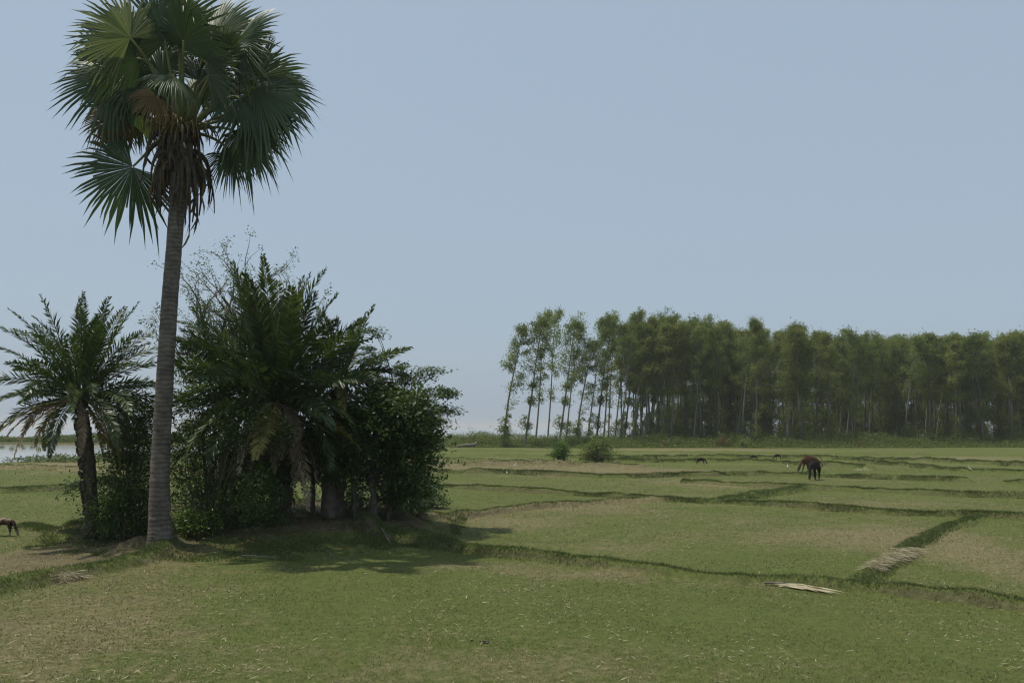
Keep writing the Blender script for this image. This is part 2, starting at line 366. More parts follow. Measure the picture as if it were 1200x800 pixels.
# ================================================================== LAND AND WATER
def build_ground():
    A0 = np.array([0.0, -9.0])
    r = np.concatenate([np.geomspace(8, 14.5, 40)[:-1], np.geomspace(14.5, 60, 620)[:-1], np.geomspace(60, 200, 300)[:-1], np.geomspace(200, 9000, 70)])
    th = np.concatenate([np.linspace(-80, -38, 60)[:-1], np.linspace(-38, 38, 900), np.linspace(38, 80, 60)[1:]])*np.pi/180
    RR, TT = np.meshgrid(r, th, indexing='ij')
    x = A0[0]+RR*np.sin(TT); y = A0[1]+RR*np.cos(TT)
    sh = x.shape; x = x.ravel(); y = y.ravel()
    z, rid, dr, mo = land(x, y)
    far = y > 260
    z = np.where(far, -.9, z)
    # dryness by field
    dry = dr*.9
    def blob(u, v, ru, rv, a):
        nonlocal dry
        # ellipses on the ground given by picture extent
        cx, cy = flat(u, v); ex = abs(flat(u+ru, v)[0]-cx); ey = abs(flat(u, v-rv)[1]-cy)
        dry = dry + 1.35*a*np.exp(-(((x-cx)/ex)**2+((y-cy)/ey)**2))
    blob(1050, 628, 90, 9, .8); blob(1180, 660, 70, 30, .6); blob(870, 625, 120, 14, .25); blob(60, 745, 190, 60, .5); blob(90, 655, 110, 16, 1.0)
    blob(620, 548, 110, 4, .8); blob(760, 553, 90, 4, .7); blob(840, 567, 70, 5, .7); blob(600, 610, 70, 7, .5); blob(700, 596, 70, 6, .5); blob(560, 662, 90, 6, .5)
    blob(700, 672, 120, 8, .55); blob(800, 527, 150, 2, .5); blob(1100, 538, 90, 3, .6); blob(720, 640, 70, 6, .3); blob(960, 590, 140, 3, .45); blob(900, 686, 140, 8, .4)
    blob(60, 545, 70, 4, .6); blob(560, 780, 300, 20, .25)
    dry = dry - .25*np.exp(-(((x-2)/9)**2+((y-14)/4)**2)) - .7*np.clip(rid*1.5-.2, 0, 1)*(dr < .3)
    bare = np.clip((mo-.1)*2.9*(.45+1.1*fbm(x*.8, y*.8, 66)), 0, 1.1) + np.clip(.6*dr-.3, 0, 1)
    cx, cy = flat(60, 752); bare += .2*np.exp(-(((x-cx)/4.5)**2+((y-cy)/1.6)**2))
    cx, cy = flat(70, 655); bare += .5*np.exp(-(((x-cx)/2.6)**2+((y-cy)/1.6)**2))
    me = bpy.data.meshes.new('ground'); V = np.stack([x, y, z], 1)
    me.vertices.add(len(V)); me.vertices.foreach_set('co', V.astype(np.float32).ravel())
    n, m = sh; idx = np.arange(n*m).reshape(n, m)
    q = np.stack([idx[:-1, :-1], idx[:-1, 1:], idx[1:, 1:], idx[1:, :-1]], -1).reshape(-1, 4)[:, ::-1]
    me.loops.add(q.size); me.loops.foreach_set('vertex_index', q.astype(np.int32).ravel())
    me.polygons.add(len(q)); me.polygons.foreach_set('loop_start', (np.arange(len(q))*4).astype(np.int32)); me.update(calc_edges=True)
    me.polygons.foreach_set('use_smooth', np.ones(len(q), bool))
    for nm, a in (('dry', dry), ('bare', bare)):
        at = me.attributes.new(nm, 'FLOAT', 'POINT'); at.data.foreach_set('value', a.astype(np.float32))
    me.materials.append(M['ground']); o = bpy.data.objects.new('ground', me); COL.objects.link(o)
    tag(o, 'grazed green paddy fields with low earth ridges between them', 'ground', kind='structure')
build_ground()
mb = MB(); mb.add([(-9000, 40, WATER_Z), (9000, 40, WATER_Z), (9000, 9000, WATER_Z), (-9000, 9000, WATER_Z)], [(0, 1, 2, 3)])
tag(mb.build('water', M['water']), 'still grey flooded water reaching to the horizon', 'water', kind='structure')

# ================================================================== GRASS (stuff)
def blades(name, mat, X, Y, hgt, wid, lean, label, cat, var, rng, flatten=1.0):
    Z, rid, dr, mo = land(X, Y); n = len(X)
    D = rand_dirs(rng, n)*lean; D[:, 2] = np.abs(D[:, 2])*.3+flatten; D = unit(D)
    a = rng.uniform(0, 2*np.pi, n); S = unit(np.cross(D, np.stack([np.cos(a), np.sin(a), 0*a], 1)))
    mb = MB(); C = np.stack([X, Y, Z-.004], 1)
    h = hgt[:, None]; w_ = wid[:, None]
    V = np.stack([C-S*w_*.5, C+S*w_*.5, C+D*h], 1).reshape(-1, 3)
    mb.add(V, None, np.arange(n*3).reshape(-1, 3), None, var)
    return tag(mb.build(name, mat), label, cat, kind='stuff')
rng = np.random.default_rng(5)
# short grazed turf, sampled evenly over the picture's near ground
n = 520000
rr = 7.4*np.exp(rng.uniform(0, 1, n)**1.15*math.log(60/7.4)); aa = rng.uniform(-36, 36, n)*np.pi/180
X = rr*np.sin(aa)*1.0; Y = rr*np.cos(aa)
keep = fbm(X*1.6, Y*1.6, 61)+.35*rng.uniform(-1, 1, n) > .42
_, rid, dr, mo = land(X, Y); keep &= (mo < .1); X, Y = X[keep], Y[keep]; n = len(X); d = np.hypot(X, Y)
hh = rng.uniform(.012, .032, n)*(1+d/45); ww = rng.uniform(.003, .006, n)*(.8+d/14)
patch = fbm(X*.35, Y*.35, 71)
blades('field_grass', M['grass'], X, Y, hh, ww, 1.0, 'short grazed turf covering the near paddy fields', 'grass',
       np.clip(rng.uniform(.0, 1.0, n)*.8 + (patch-.5)*.8+(fbm(X*2.5, Y*2.5, 72)-.5)*.6+.06, 0, 1), rng, .7)
# pale straw bits lying in the turf
n = 26000
rr = 7.4*np.exp(rng.uniform(0, 1, n)**1.1*math.log(45/7.4)); aa = rng.uniform(-34, 34, n)*np.pi/180
X = rr*np.sin(aa); Y = rr*np.cos(aa); keep = fbm(X*.7, Y*.7, 81)+.5*fbm(X*3, Y*3, 82)+.22*rng.uniform(-1, 1, n) > .83
X, Y = X[keep], Y[keep]; n = len(X); Z, *_ = land(X, Y); a = rng.uniform(0, 2*np.pi, n)
D = unit(np.stack([np.cos(a), np.sin(a), rng.uniform(-.02, .35, n)], 1)); S = unit(np.stack([-np.sin(a), np.cos(a), rng.uniform(-.4, .4, n)], 1))
mb = MB(); mb.leaves(np.stack([X, Y, Z+rng.uniform(.01, .022, n)], 1), D, S, rng.uniform(.03, .12, n), rng.uniform(.003, .006, n)*(1+np.hypot(X, Y)/25), rng.uniform(0, 1, n))
tag(mb.build('straw_litter', M['straw']), 'pale bits of rice straw scattered over the turf', 'straw litter', kind='stuff')
# dark earth crumbs showing between the grass
n = 11000
rr = 7.4*np.exp(rng.uniform(0, 1, n)**1.1*math.log(40/7.4)); aa = rng.uniform(-34, 34, n)*np.pi/180
X = rr*np.sin(aa); Y = rr*np.cos(aa); keep = fbm(X*.5, Y*.5, 181)+.5*fbm(X*2.5, Y*2.5, 182)+.3*rng.uniform(-1, 1, n)+.25*np.exp(-((X+7)**2/18+(Y-11)**2/16)) > .86
X, Y = X[keep], Y[keep]; n = len(X); Z, *_ = land(X, Y); s_ = rng.uniform(.004, .016, n)*(.8+np.hypot(X, Y)/40)
ang = rng.uniform(0, 6.28, n); c_, q_ = np.cos(ang)*s_, np.sin(ang)*s_
V = np.stack([np.stack([X+c_, Y+q_, Z+.004], 1), np.stack([X-q_, Y+c_, Z+.002], 1), np.stack([X-c_*.9, Y-q_*.9, Z+.004], 1), np.stack([X+q_, Y-c_, Z+.002], 1), np.stack([X, Y, Z+s_*.9+.008], 1)], 1).reshape(-1, 3)
ix = np.arange(n)[:, None, None]*5+np.array([[0, 1, 4], [1, 2, 4], [2, 3, 4], [3, 0, 4]])[None]
mb = MB(); mb.add(V, None, ix.reshape(-1, 3)); tag(mb.build('earth_crumbs', M['soil']), 'dark crumbs of bare earth between the grass', 'soil', kind='stuff')
# longer grass along the ridges
XX = []; YY = []; HH = []; LUSH = []
for P, h, hw, dry in RIDGES:
    for i in range(len(P)-1):
        a, b = P[i], P[i+1]; L = np.hypot(*(b-a)); dist = np.hypot(*((a+b)/2))
        if dist > 75: continue
        k = int(L*min(1600, 36000/dist)*(1 if dry < .5 else .35)); t = rng.uniform(0, 1, k)
        nx, ny = (b-a)[1]/L, -(b-a)[0]/L; sg = -1 if ny > 0 else 1; off = (rng.normal(.28, .52, k)*hw)*sg
        XX.append(a[0]+(b-a)[0]*t+nx*off); YY.append(a[1]+(b-a)[1]*t+ny*off); HH.append(np.full(k, .030+.0009*dist))
X = np.concatenate(XX); Y = np.concatenate(YY); hb = np.concatenate(HH); n = len(X)
keep = fbm(X*2.2, Y*2.2, 91)+.3*rng.uniform(-1, 1, n) > .40; X, Y, hb = X[keep], Y[keep], hb[keep]; n = len(X); d = np.hypot(X, Y)
blades('ridge_grass', M['grass_lush'], X, Y, hb*rng.uniform(.6, 1.8, n), .005+.00035*d, .8, 'longer green grass growing along the field ridges', 'grass',
       np.clip(rng.uniform(0, .8, n)+.15*(fbm(X*.6, Y*.6, 95)-.5), 0, 1), rng, .8)
# tufts at the clump's foot
n = 90000; cx = rng.uniform(-10.5, -1.2, n); cy = rng.uniform(16.8, 26, n); _, rid, dr, mo = land(cx, cy)
keep = (mo > .01) & (fbm(cx*1.7, cy*1.7, 97) > np.where(mo < .2, .42, .56)); X, Y = cx[keep], cy[keep]; n = len(X)
blades('mound_grass', M['grass_lush'], X, Y, rng.uniform(.04, .13, n), np.full(n, .010), .9, 'loose grass tufts on the earth mound under the palms', 'grass', rng.uniform(0, .8, n), rng, .8)

# ================================================================== PALMYRA PALM
def bez(p0, p1, p2, p3, n):
    t = np.linspace(0, 1, n)[:, None]; p0, p1, p2, p3 = map(lambda p: np.asarray(p, float), (p0, p1, p2, p3))
    return (1-t)**3*p0+3*(1-t)**2*t*p1+3*(1-t)*t*t*p2+t**3*p3
def fan_leaf(rng, hub, fdir, roll, rad, droop, dry, parent, spread=122):
    """hub: end of the stalk; fdir: direction of the middle segments; roll: turn of the blade about that direction"""
    hub = np.array(hub, float); hz = unit(np.array([hub[0], hub[1], 0])+1e-6); st = hz*.15
    L_ = np.linalg.norm(hub-st); P = bez(st, st+(unit(hub-st)+[0, 0, .45])*L_*.35, hub-unit(fdir)*L_*.3, hub, 9); p3 = hub
    fwd = unit(fdir); side = np.cross(fwd, [0, 1., 0]); side = unit(side if np.linalg.norm(side) > .2 else np.cross(fwd, [1., 0, 0])); nrm = np.cross(side, fwd)
    if nrm[1] > 0: side, nrm = -side, -nrm
    side, nrm = side*math.cos(roll)+nrm*math.sin(roll), nrm*math.cos(roll)-side*math.sin(roll)
    leaf = MB(); pm = MB(); pm.tube(P, np.linspace(.04, .02, 9), 6)
    ns = 50; A = np.linspace(-R(spread), R(spread), ns+1); split = rng.uniform(.5, .6)
    hub = p3; vb = rng.uniform(.08, .88)
    def pt(a, r, lift=0.0):
        q = math.cos(a)*fwd+math.sin(a)*side; rr_ = r*rad
        back = -.12*rad*(r**2) - .30*rad*abs(math.sin(a/1.3))**2*r
        p = hub + q*rr_ + nrm*(back+lift)
        p[2] -= droop*.33*rad*r**2.6
        return p
    V = []; T = []; Q = []; tv = []; qv = []
    for i in range(ns):
        a0, a1 = A[i], A[i+1]; am = (a0+a1)/2; lo = (1-.16*abs(am/R(spread))**3)*rng.uniform(.80, 1.06)
        if rng.random() < .08: lo *= rng.uniform(.55, .8)
        fl = .028*rad; sw = rng.normal(0, .045); dr_ = rng.uniform(0, .2)*droop + (rng.random() < .22)*rng.uniform(.1, .4)
        k = len(V); tip = pt(am+sw, lo); tip = tip - np.array([0, 0, dr_*rad])
        mid2 = pt(am+sw*.5, (split+lo)/2, fl*.6)-np.array([0, 0, dr_*rad*.3]); hw = (a1-a0)*.5
        V += [pt(a0, .012), pt(a1, .012), pt(a0, split*lo), pt(am, split*lo*1.0, fl), pt(a1, split*lo), pt(am-hw*.55+sw*.5, (split+lo)/2)-np.array([0,0,dr_*rad*.3]), mid2, pt(am+hw*.55+sw*.5, (split+lo)/2)-np.array([0,0,dr_*rad*.3]), tip, pt(am, .012, fl*.03)]
        v = np.clip(vb+rng.normal(0, .10), 0, 1)
        Q += [(k, k+2, k+3, k+9), (k+9, k+3, k+4, k+1), (k+2, k+5, k+6, k+3), (k+3, k+6, k+7, k+4)]; qv += [v]*4
        T += [(k+5, k+8, k+6), (k+6, k+8, k+7)]; tv += [min(1, v+.12)]*2
    leaf.add(V, Q, T, qv, tv)
    ob = leaf.build('leaf', M['fan_dry'] if dry else M['fan'], parent)
    if dry: ob['label'] = 'dry brown fan leaf'
    pm.build('leaf_stalk', M['husk'] if dry else M['petiole'], ob, smooth=True)
    return ob
def palmyra():
    rng = np.random.default_rng(17)
    b = ground(188, 631); D = b.y; top = at_depth(212, 178, D+.1)
    root = empty('palmyra_palm', b)
    tag(root, 'tall fan palm with bare grey ringed trunk, highest tree at the left', 'palm tree')
    px = [(188,642,.28),(188,630,.245),(187,610,.212),(187,560,.190),(190,500,.175),(194,430,.166),(199,350,.160),(204,290,.155),(208,235,.155),(211,190,.2),(213,172,.22),(213,158,.12)]
    P = np.array([np.array(at_depth(u, v, D)-b) for u, v, r in px]); rad = np.array([r for *_, r in px])
    t = np.linspace(0, 1, 150); s = np.linspace(0, 1, len(P)); P2 = np.stack([np.interp(t, s, P[:, i]) for i in range(3)], 1); r2 = np.interp(t, s, rad)
    for _ in range(6): P2[1:-1] = (P2[:-2]+P2[1:-1]*2+P2[2:])/4
    r2 = r2*(1+.02*np.sin(np.arange(150)*2.1)+rng.normal(0, .012, 150))
    mb = MB(); mb.tube(P2, r2, 20); mb.build('trunk', M['palm_bark'], root, smooth=True)
    crown = empty('crown', P[-1]+np.array([0, 0, .08])); crown.parent = root
    k_ = D/F; c0 = (213, 160)
    # stalk end (picture column, row, metres behind), direction in degrees, toward-viewer lean, turn, radius in photo pixels, droop, dry
    L = [(210,70,-.9,92,-.25,.1,96,.15,0),(252,52,-.3,68,.1,.4,84,.2,0),(160,58,-.2,122,0,-.4,90,.2,0),(188,38,.4,102,.2,.2,88,.15,0),(238,28,.7,78,.3,-.2,80,.15,0),
         (128,76,0,152,-.1,.3,72,.3,0),(146,104,-.5,174,-.3,-.6,86,.4,0),(152,126,.3,196,.1,.5,62,.5,0),(133,146,-.1,232,-.2,.2,44,.8,1),(158,206,-.1,226,-.1,.3,86,.35,0),
         (286,60,-.5,40,-.3,.7,76,.3,0),(300,92,.1,8,.1,-.4,74,.4,0),(304,112,-.2,-28,-.1,.35,90,.45,0),(284,156,0,-55,0,-.4,78,.5,0),(262,112,-.9,24,-.5,.2,54,.5,0),
         (176,92,-.9,204,-.5,.5,66,.6,0),(205,90,1.2,112,.5,.2,80,.2,0),(252,88,1.3,58,.5,-.3,80,.3,0),(300,78,1.0,22,.4,.4,70,.4,0),(140,92,1.1,168,.4,-.3,72,.4,0),
         (268,142,1.2,-24,.5,.3,58,.6,0),(242,84,-1.4,70,-.9,.3,70,.4,0),(180,78,-1.3,130,-.8,-.3,72,.4,0),(262,178,.5,-62,.2,.2,46,.8,0),(120,120,.5,200,.3,.6,56,.5,0),(228,120,-1.2,-60,-.9,.9,46,.8,0),
         (222,48,-.9,88,-.5,.6,62,.3,0),(146,64,.6,140,.3,.8,62,.3,0),(274,84,-.7,48,-.5,-.6,52,.5,0),(168,116,-.6,215,-.6,-.5,46,.9,0),(310,128,.4,-5,.2,.6,58,.6,0),(292,134,-.5,-70,-.3,.8,52,.9,0),(118,100,.3,182,.1,.9,50,.7,0),(260,40,.5,62,.1,.7,66,.3,0),(196,132,-.7,-110,-.5,.5,34,1.0,1),
         (192,96,-.2,150,.1,.2,60,.5,0),(236,104,-.3,40,.1,-.2,54,.5,0),(214,108,.8,95,.4,.1,70,.3,0),(178,70,.9,128,.4,.6,78,.3,0),(276,66,.9,35,.4,-.6,74,.3,0),(300,150,.2,-38,.1,.9,50,.7,0)]
    for u, v, dy, ang, lean_, ro, rp, dd, dry in L:
        hub = np.array([(u-c0[0])*k_, dy, (c0[1]-v)*k_]); a_ = R(ang+rng.normal(0, 3)); f = np.array([math.cos(a_), lean_, math.sin(a_)])
        fan_leaf(rng, hub, f, ro, rp*k_*.93, dd, dry, crown)
    # hanging dead leaf bases and strips
    for k in range(78):
        a = rng.uniform(0, 2*math.pi); r0 = .16; l = rng.uniform(.45, 1.25) if k < 46 else rng.uniform(.15, .5); z0 = rng.uniform(-.95, .05); o_ = rng.uniform(.2, .62) if k < 46 else rng.uniform(.12, .3)
        h = np.array([math.cos(a), math.sin(a), 0]); p0 = h*r0+np.array([0, 0, z0])
        P = bez(p0, p0+h*o_*.7+[0, 0, rng.uniform(.0, .3)], p0+h*o_*1.1+[0, 0, -l*.3], p0+h*o_*rng.uniform(.6, 1.2)+[0, 0, -l], 8)
        m = MB(); m.tube(P, np.linspace(.07, .012, 8)*rng.uniform(.7, 1.3), 5)
        for j in range(rng.integers(2, 6)):
            i = rng.integers(3, 8); q = P[i]; ll = rng.uniform(.15, .5)
            e = q+np.array([rng.normal(0, .12), rng.normal(0, .12), -ll]); s_ = unit(rng.normal(size=3))*rng.uniform(.015, .035)
            m.add([q-s_, q+s_, (q+e)/2+s_*1.2+h*.03, e, (q+e)/2-s_*.8+h*.03], [(0, 1, 2, 4)], [(4, 2, 3)], .5, .5)
        m.build('dead_leaf_base', M['husk'] if k % 8 else M['fan_dry'], crown)
    for a, e, l in ((262,5,.75),(285,-8,.7),(230,10,.8),(205,-5,.9),(320,0,.8),(180,12,.8),(20,5,.8),(250,-20,.6)):
        m = MB(); a, e = R(a), R(e); d = np.array([math.cos(a)*math.cos(e), math.sin(a)*math.cos(e), math.sin(e)]); 
        p0 = d*.15; hub = d*l*.6+[0, 0, .12]; m.tube(bez(p0, p0+d*.1+[0, 0, .1], hub-d*.1, hub, 6), .025, 5)
        for j in range(15):
            q = hub-d*rng.uniform(0, .25); dd = unit(d+rng.normal(0, .75, 3)); ll = rng.uniform(.2, .42)
            m.tube(bez(q, q+dd*ll*.5, q+dd*ll*.8-[0, 0, ll*.25], q+dd*ll*.8-[0, 0, ll*.8], 6), [.012, .014, .016, .016, .013, .005], 4)
        m.build('flower_stalk', M['flower'], crown)
palmyra()

# ================================================================== DATE PALMS
def frond(rng, parent, az, el, length, bend, mat, stalk=.16, leaf=.36, pairs=72, origin=(0, 0, 0), lab=None, vbase=.45, twist=0.0, lw=1.0):
    n = 26; az, el = R(az), R(el); P = [np.array(origin, float)+np.array([math.cos(az), math.sin(az), 0])*.1]; e = el; st = length/n; a = az
    for i in range(n):
        e -= bend*(.35+1.3*i/n)/n*(1 if e > -1.35 else 0); a += twist/n
        P.append(P[-1]+st*np.array([math.cos(a)*math.cos(e), math.sin(a)*math.cos(e), math.sin(e)]))
    P = np.array(P); T = unit(np.gradient(P, axis=0))
    sd = unit(np.cross(T, [0, 0, 1.])+1e-6); roll = rng.normal(0, .5); nr = np.cross(sd, T); sd, nr = sd*math.cos(roll)+nr*math.sin(roll), nr*math.cos(roll)-sd*math.sin(roll)
    fr = MB(); fr.tube(P, np.linspace(.022, .004, n+1), 4)
    t = np.linspace(stalk, .995, pairs); t = np.repeat(t, 2)+rng.normal(0, .004, pairs*2); t = np.clip(t, 0, 1); s = np.tile([-1., 1.], pairs)
    f = t*n; i0 = np.minimum(f.astype(int), n-1); w_ = (f-i0)[:, None]
    C = P[i0]*(1-w_)+P[i0+1]*w_; TT = T[i0]; SS = sd[i0]; NN = nr[i0]
    ln = leaf*np.clip(np.sin(np.clip((t-stalk)/(1-stalk), 0, 1)*np.pi*.82+.35), .25, 1)*rng.uniform(.8, 1.1, len(t))
    up = rng.choice([.15, .5, -.1], len(t)) + rng.normal(0, .1, len(t))
    D = unit(TT*(.65+.5*t[:, None])+SS*s[:, None]*.85+NN*up[:, None]); D[:, 2] -= .18; D = unit(D)
    side = unit(np.cross(D, NN)+.35*rng.normal(size=D.shape))
    var = np.clip(vbase+rng.normal(0, .16, len(t)), 0, 1)
    fr.leaves(C, D, side, ln, (.032+.012*rng.uniform(size=len(t)))*lw, var)
    o = fr.build('frond', mat, parent)
    if lab: o['label'] = lab
    return o
def date_palm(base, hub, label, nf, length, seed, r0=.2, r1=.16, els=(88, -25), dead=8, az_list=None, bend=(.5, 1.3), yellow=3, leaf=.36, lw=1.0, pairs=72, front_dead=0):
    rng = np.random.default_rng(seed); root = empty('date_palm', base); tag(root, label, 'palm tree')
    hb = np.array(hub-base); mb = MB(); n = 40; t = np.linspace(0, 1, n)[:, None]
    P = t*hb + np.sin(t*np.pi)*np.array([.08, 0, 0]); P[0, 2] -= .15
    rad = (r0*(1-t[:, 0])+r1*t[:, 0])*(1+.08*rng.normal(size=n)); rad[0:3] *= 1.25; rad[-1] *= .5
    mb.tube(P, rad, 12); st = mb
    for k in range(int(60*np.linalg.norm(hb))):   # old leaf bases up the trunk
        tt = rng.uniform(.15, 1.0); a = rng.uniform(0, 2*math.pi); h = np.array([math.cos(a), math.sin(a), 0]); p = hb*tt+h*r1*.85
        q_ = rng.uniform(.5, 1.1); st.tube([p, p+h*.05*q_+[0, 0, .04], p+h*.07*q_+[0, 0, .11*q_]], [.04, .034, .018], 4)
    mb.build('trunk', M['date_bark'], root)
    cr = empty('crown', hb); cr.parent = root
    for k in range(nf):
        u = (k+.5)/nf; el = els[0]+(els[1]-els[0])*u**1.05+rng.normal(0, 5); az = (k*137.5+rng.normal(0, 8)) % 360
        l = length*rng.uniform(.82, 1.06)*(1-.1*u)
        yl = k > nf-1-yellow
        frond(rng, cr, az, el, l, rng.uniform(*bend)*(.45+.9*u), M['date_yellow'] if yl else M['date'], leaf=leaf*rng.uniform(.85, 1.1), vbase=rng.uniform(.25, .7), lab='yellowing frond' if yl else None, twist=rng.normal(0, .25), lw=lw, pairs=pairs)
    for k in range(dead):
        frond(rng, cr, rng.uniform(0, 360), rng.uniform(-48, -5), length*rng.uniform(.55, .85), rng.uniform(.8, 1.6), M['date_dry'], pairs=40, leaf=leaf*.7, lab='dry drooping frond', vbase=.4)
    for k in range(front_dead):
        frond(rng, cr, rng.uniform(215, 325), rng.uniform(-30, 5), length*rng.uniform(.3, .5), rng.uniform(1.2, 2.2), M['date_dry'], pairs=44, leaf=leaf*.75, lab='dry tan drooping frond', vbase=.7, lw=1.2)
    return root, cr
b = ground(107, 626)
date_palm(b, at_depth(94, 468, b.y), 'slender date palm with open crown at the far left', 62, 2.35, 3, .15, .11, (88, -10), 10, leaf=.30, bend=(.6, 1.5), lw=.95)
b = ground(330, 608)
date_palm(b, at_depth(322, 472, b.y-.2), 'largest bushy date palm in the middle of the thicket', 82, 3.35, 8, .24, .22, (86, -16), 9, bend=(.35, 1.25), leaf=.46, yellow=4, lw=1.4, pairs=84, front_dead=8)
b = ground(392, 604)
date_palm(b, at_depth(398, 447, b.y+.5), 'smaller date palm behind the thicket with crown leaning right', 26, 2.1, 12, .2, .17, (80, -15), 4, leaf=.30)

# ================================================================== BROADLEAF TREES AND SHRUBS OF THE THICKET
def grow(rng, mb, p, d, length, r, lvl, tips, wob=.25, up=.06, nchild=4, ratio=.62, spread=.8, seg=5, start=.35, mid=None):
    n = max(4, int(length/.18)) if lvl > 0 else max(5, int(length/.12)); n = min(n, 14); P = [np.array(p, float)]; d = unit(d); Ds = [d]
    for i in range(n):
        d = unit(d+rng.normal(0, wob/math.sqrt(n)*1.2, 3)+[0, 0, up]); P.append(P[-1]+d*length/n); Ds.append(d)
    mb.tube(P, np.linspace(r, r*(.45 if lvl else .25), n+1), seg if lvl > 1 else 4, var=.5)
    if mid is not None and lvl <= 1: mid.extend(P[1:])
    if lvl == 0: tips.append((P[-1], Ds[-1])); return
    for k in range(nchild):
        t = start+(1-start)*(k+rng.uniform(.2, .9))/nchild; i = min(n, int(t*n)); ax = unit(rng.normal(size=3)); ax = unit(ax-Ds[i]*(ax@Ds[i]))
        dd = unit(Ds[i]*math.cos(spread)+ax*math.sin(spread)*rng.uniform(.7, 1.2))
        grow(rng, mb, P[i], dd, length*ratio*rng.uniform(.75, 1.2), r*.55*(1-.3*t), lvl-1, tips, wob, up, nchild, ratio, spread, seg, .2, mid)
    grow(rng, mb, P[-1], Ds[-1], length*ratio, r*.45, lvl-1, tips, wob, up, nchild, ratio, spread, seg, .2, mid)
def thorny():
    rng = np.random.default_rng(21); b = ground(262, 612); b = Vector((b.x*1.09, b.y*1.09, 0)); b.z = H(b.x, b.y); root = empty('thorny_tree', b)
    tag(root, 'thin thorny tree with sparse twigs rising above the date palm', 'tree')
    br = MB(); tips = []; mid = []
    top = np.array(at_depth(262, 440, b.y)-b)
    br.tube(bez([0, 0, -.1], [0, 0, 1], top*.6+[.1, 0, 0], top, 8), np.linspace(.13, .09, 8), 8)
    for k, (du, dv, l) in enumerate([(278,262,3.0),(245,300,2.9),(180,350,2.5),(330,290,3.1),(390,330,3.0),(190,390,2.3),(250,290,2.8),(340,340,2.7),(225,390,2.3),(300,300,2.9),(165,425,2.0)]):
        tgt = np.array(at_depth(du, dv, b.y+rng.uniform(-1, 1.2))-b); st = top*rng.uniform(.7, 1.0); d = tgt-st; ll = np.linalg.norm(d)
        grow(rng, br, st, d, ll*.62, .05, 2, tips, .35, .0, 6, .5, .7, 6, .2, mid)
    ob = br.build('trunk', M['bark'], root)
    C = np.array([p for p, d in tips]); Mi = np.array(mid)
    pts = np.repeat(C, 16, 0)+rng.normal(0, .09, (len(C)*16, 3)); pts = np.vstack([pts, np.repeat(Mi, 4, 0)+rng.normal(0, .04, (len(Mi)*4, 3))])
    pts = pts[vnoise(pts[:, 0]*2.2+9, pts[:, 2]*2.2, 7) > .3]
    lf = MB(); scatter_leaves(lf, rng, pts, .07, .028, .4); lf.build('foliage', M['thorn'], root)
thorny()
def leafy(base, name, label, cat, blobs, nclump, per, L, W, mat, seed, trunk=None, stems=10, cl=.22, stem_r=.018, bark='stem', layered=0, hang=0):
    """blobs: list of (x, y, z, rx, ry, rz) about the base; leaf clumps fill them mostly near the surface"""
    rng = np.random.default_rng(seed); root = empty(name, base); tag(root, label, cat)
    vol = np.array([b_[3]*b_[4]*b_[5] for b_ in blobs])**.75; vol = vol/vol.sum(); ctr = []; outv = []
    for k, b_ in enumerate(blobs):
        m = max(4, int(nclump*vol[k])); dr_ = rand_dirs(rng, m); rr_ = rng.uniform(.25, 1.0, m)**.45*np.where(rng.random(m) < .12, rng.uniform(1.1, 1.4, m), rng.uniform(.8, 1.1, m))
        ctr.append(np.array(b_[:3])+dr_*rr_[:, None]*np.array(b_[3:])); outv.append(dr_)
    ctr = np.vstack(ctr); outv = np.vstack(outv)
    k_ = ctr[:, 2] > .03; ctr, outv = ctr[k_], outv[k_]
    m = len(ctr); sc = np.repeat(rng.uniform(.5, 1.3, m), per)[:, None]*cl
    off = rng.normal(0, 1, (m*per, 3))*sc*np.array([1, 1, .35 if layered else .7])
    C = np.repeat(ctr, per, 0)+off; O = np.repeat(outv, per, 0)*.6
    if hang: O[:, 2] -= hang
    lf = MB(); vb = np.repeat(rng.uniform(.15, .85, m), per)
    n = len(C); D = unit(rand_dirs(rng, n)*.9+O); D[:, 2] = D[:, 2]*(.4 if layered else .8)-.12; D = unit(D)
    Nn = unit(rand_dirs(rng, n)*.8+np.array([0, 0, 1.2])); S = unit(np.cross(D, Nn)); sz = rng.uniform(.6, 1.3, n)
    ok = C[:, 2] > -.02
    lf.leaves(C[ok], D[ok], S[ok], (L*sz)[ok], (W*sz)[ok], np.clip(vb+rng.normal(0, .12, n), 0, 1)[ok])
    st = MB()
    if trunk:
        for pts, rads in trunk:
            P = np.array(pts, float); t = np.linspace(0, 1, 14); s = np.linspace(0, 1, len(P)); P2 = np.stack([np.interp(t, s, P[:, i]) for i in range(3)], 1)
            P2[1:-1] += rng.normal(0, .015, (12, 3)); st.tube(P2, np.interp(t, s, rads)*(1+.05*rng.normal(size=14)), 10)
    o0 = np.array(trunk[0][0][-1]) if trunk else np.zeros(3)
    sel = rng.choice(m, min(m, stems*6), replace=False)
    for i in sel:
        s0 = o0*rng.uniform(.75, 1)+rng.normal(0, .05, 3)*[1, 1, 0] if trunk else np.array([rng.normal(0, .12), rng.normal(0, .12), -.03])
        e = ctr[i]; mp_ = (s0+e)/2+np.array([0, 0, np.linalg.norm(e-s0)*.16])+rng.normal(0, .05, 3)
        st.tube(bez(s0, (s0+mp_)/2, mp_, e, 7), np.linspace(stem_r, stem_r*.3, 7)*rng.uniform(.6, 1.2), 4)
    st.build('trunk' if trunk else 'stems', M[bark], root, smooth=True)
    lf.build('foliage', M[mat], root)
    return root
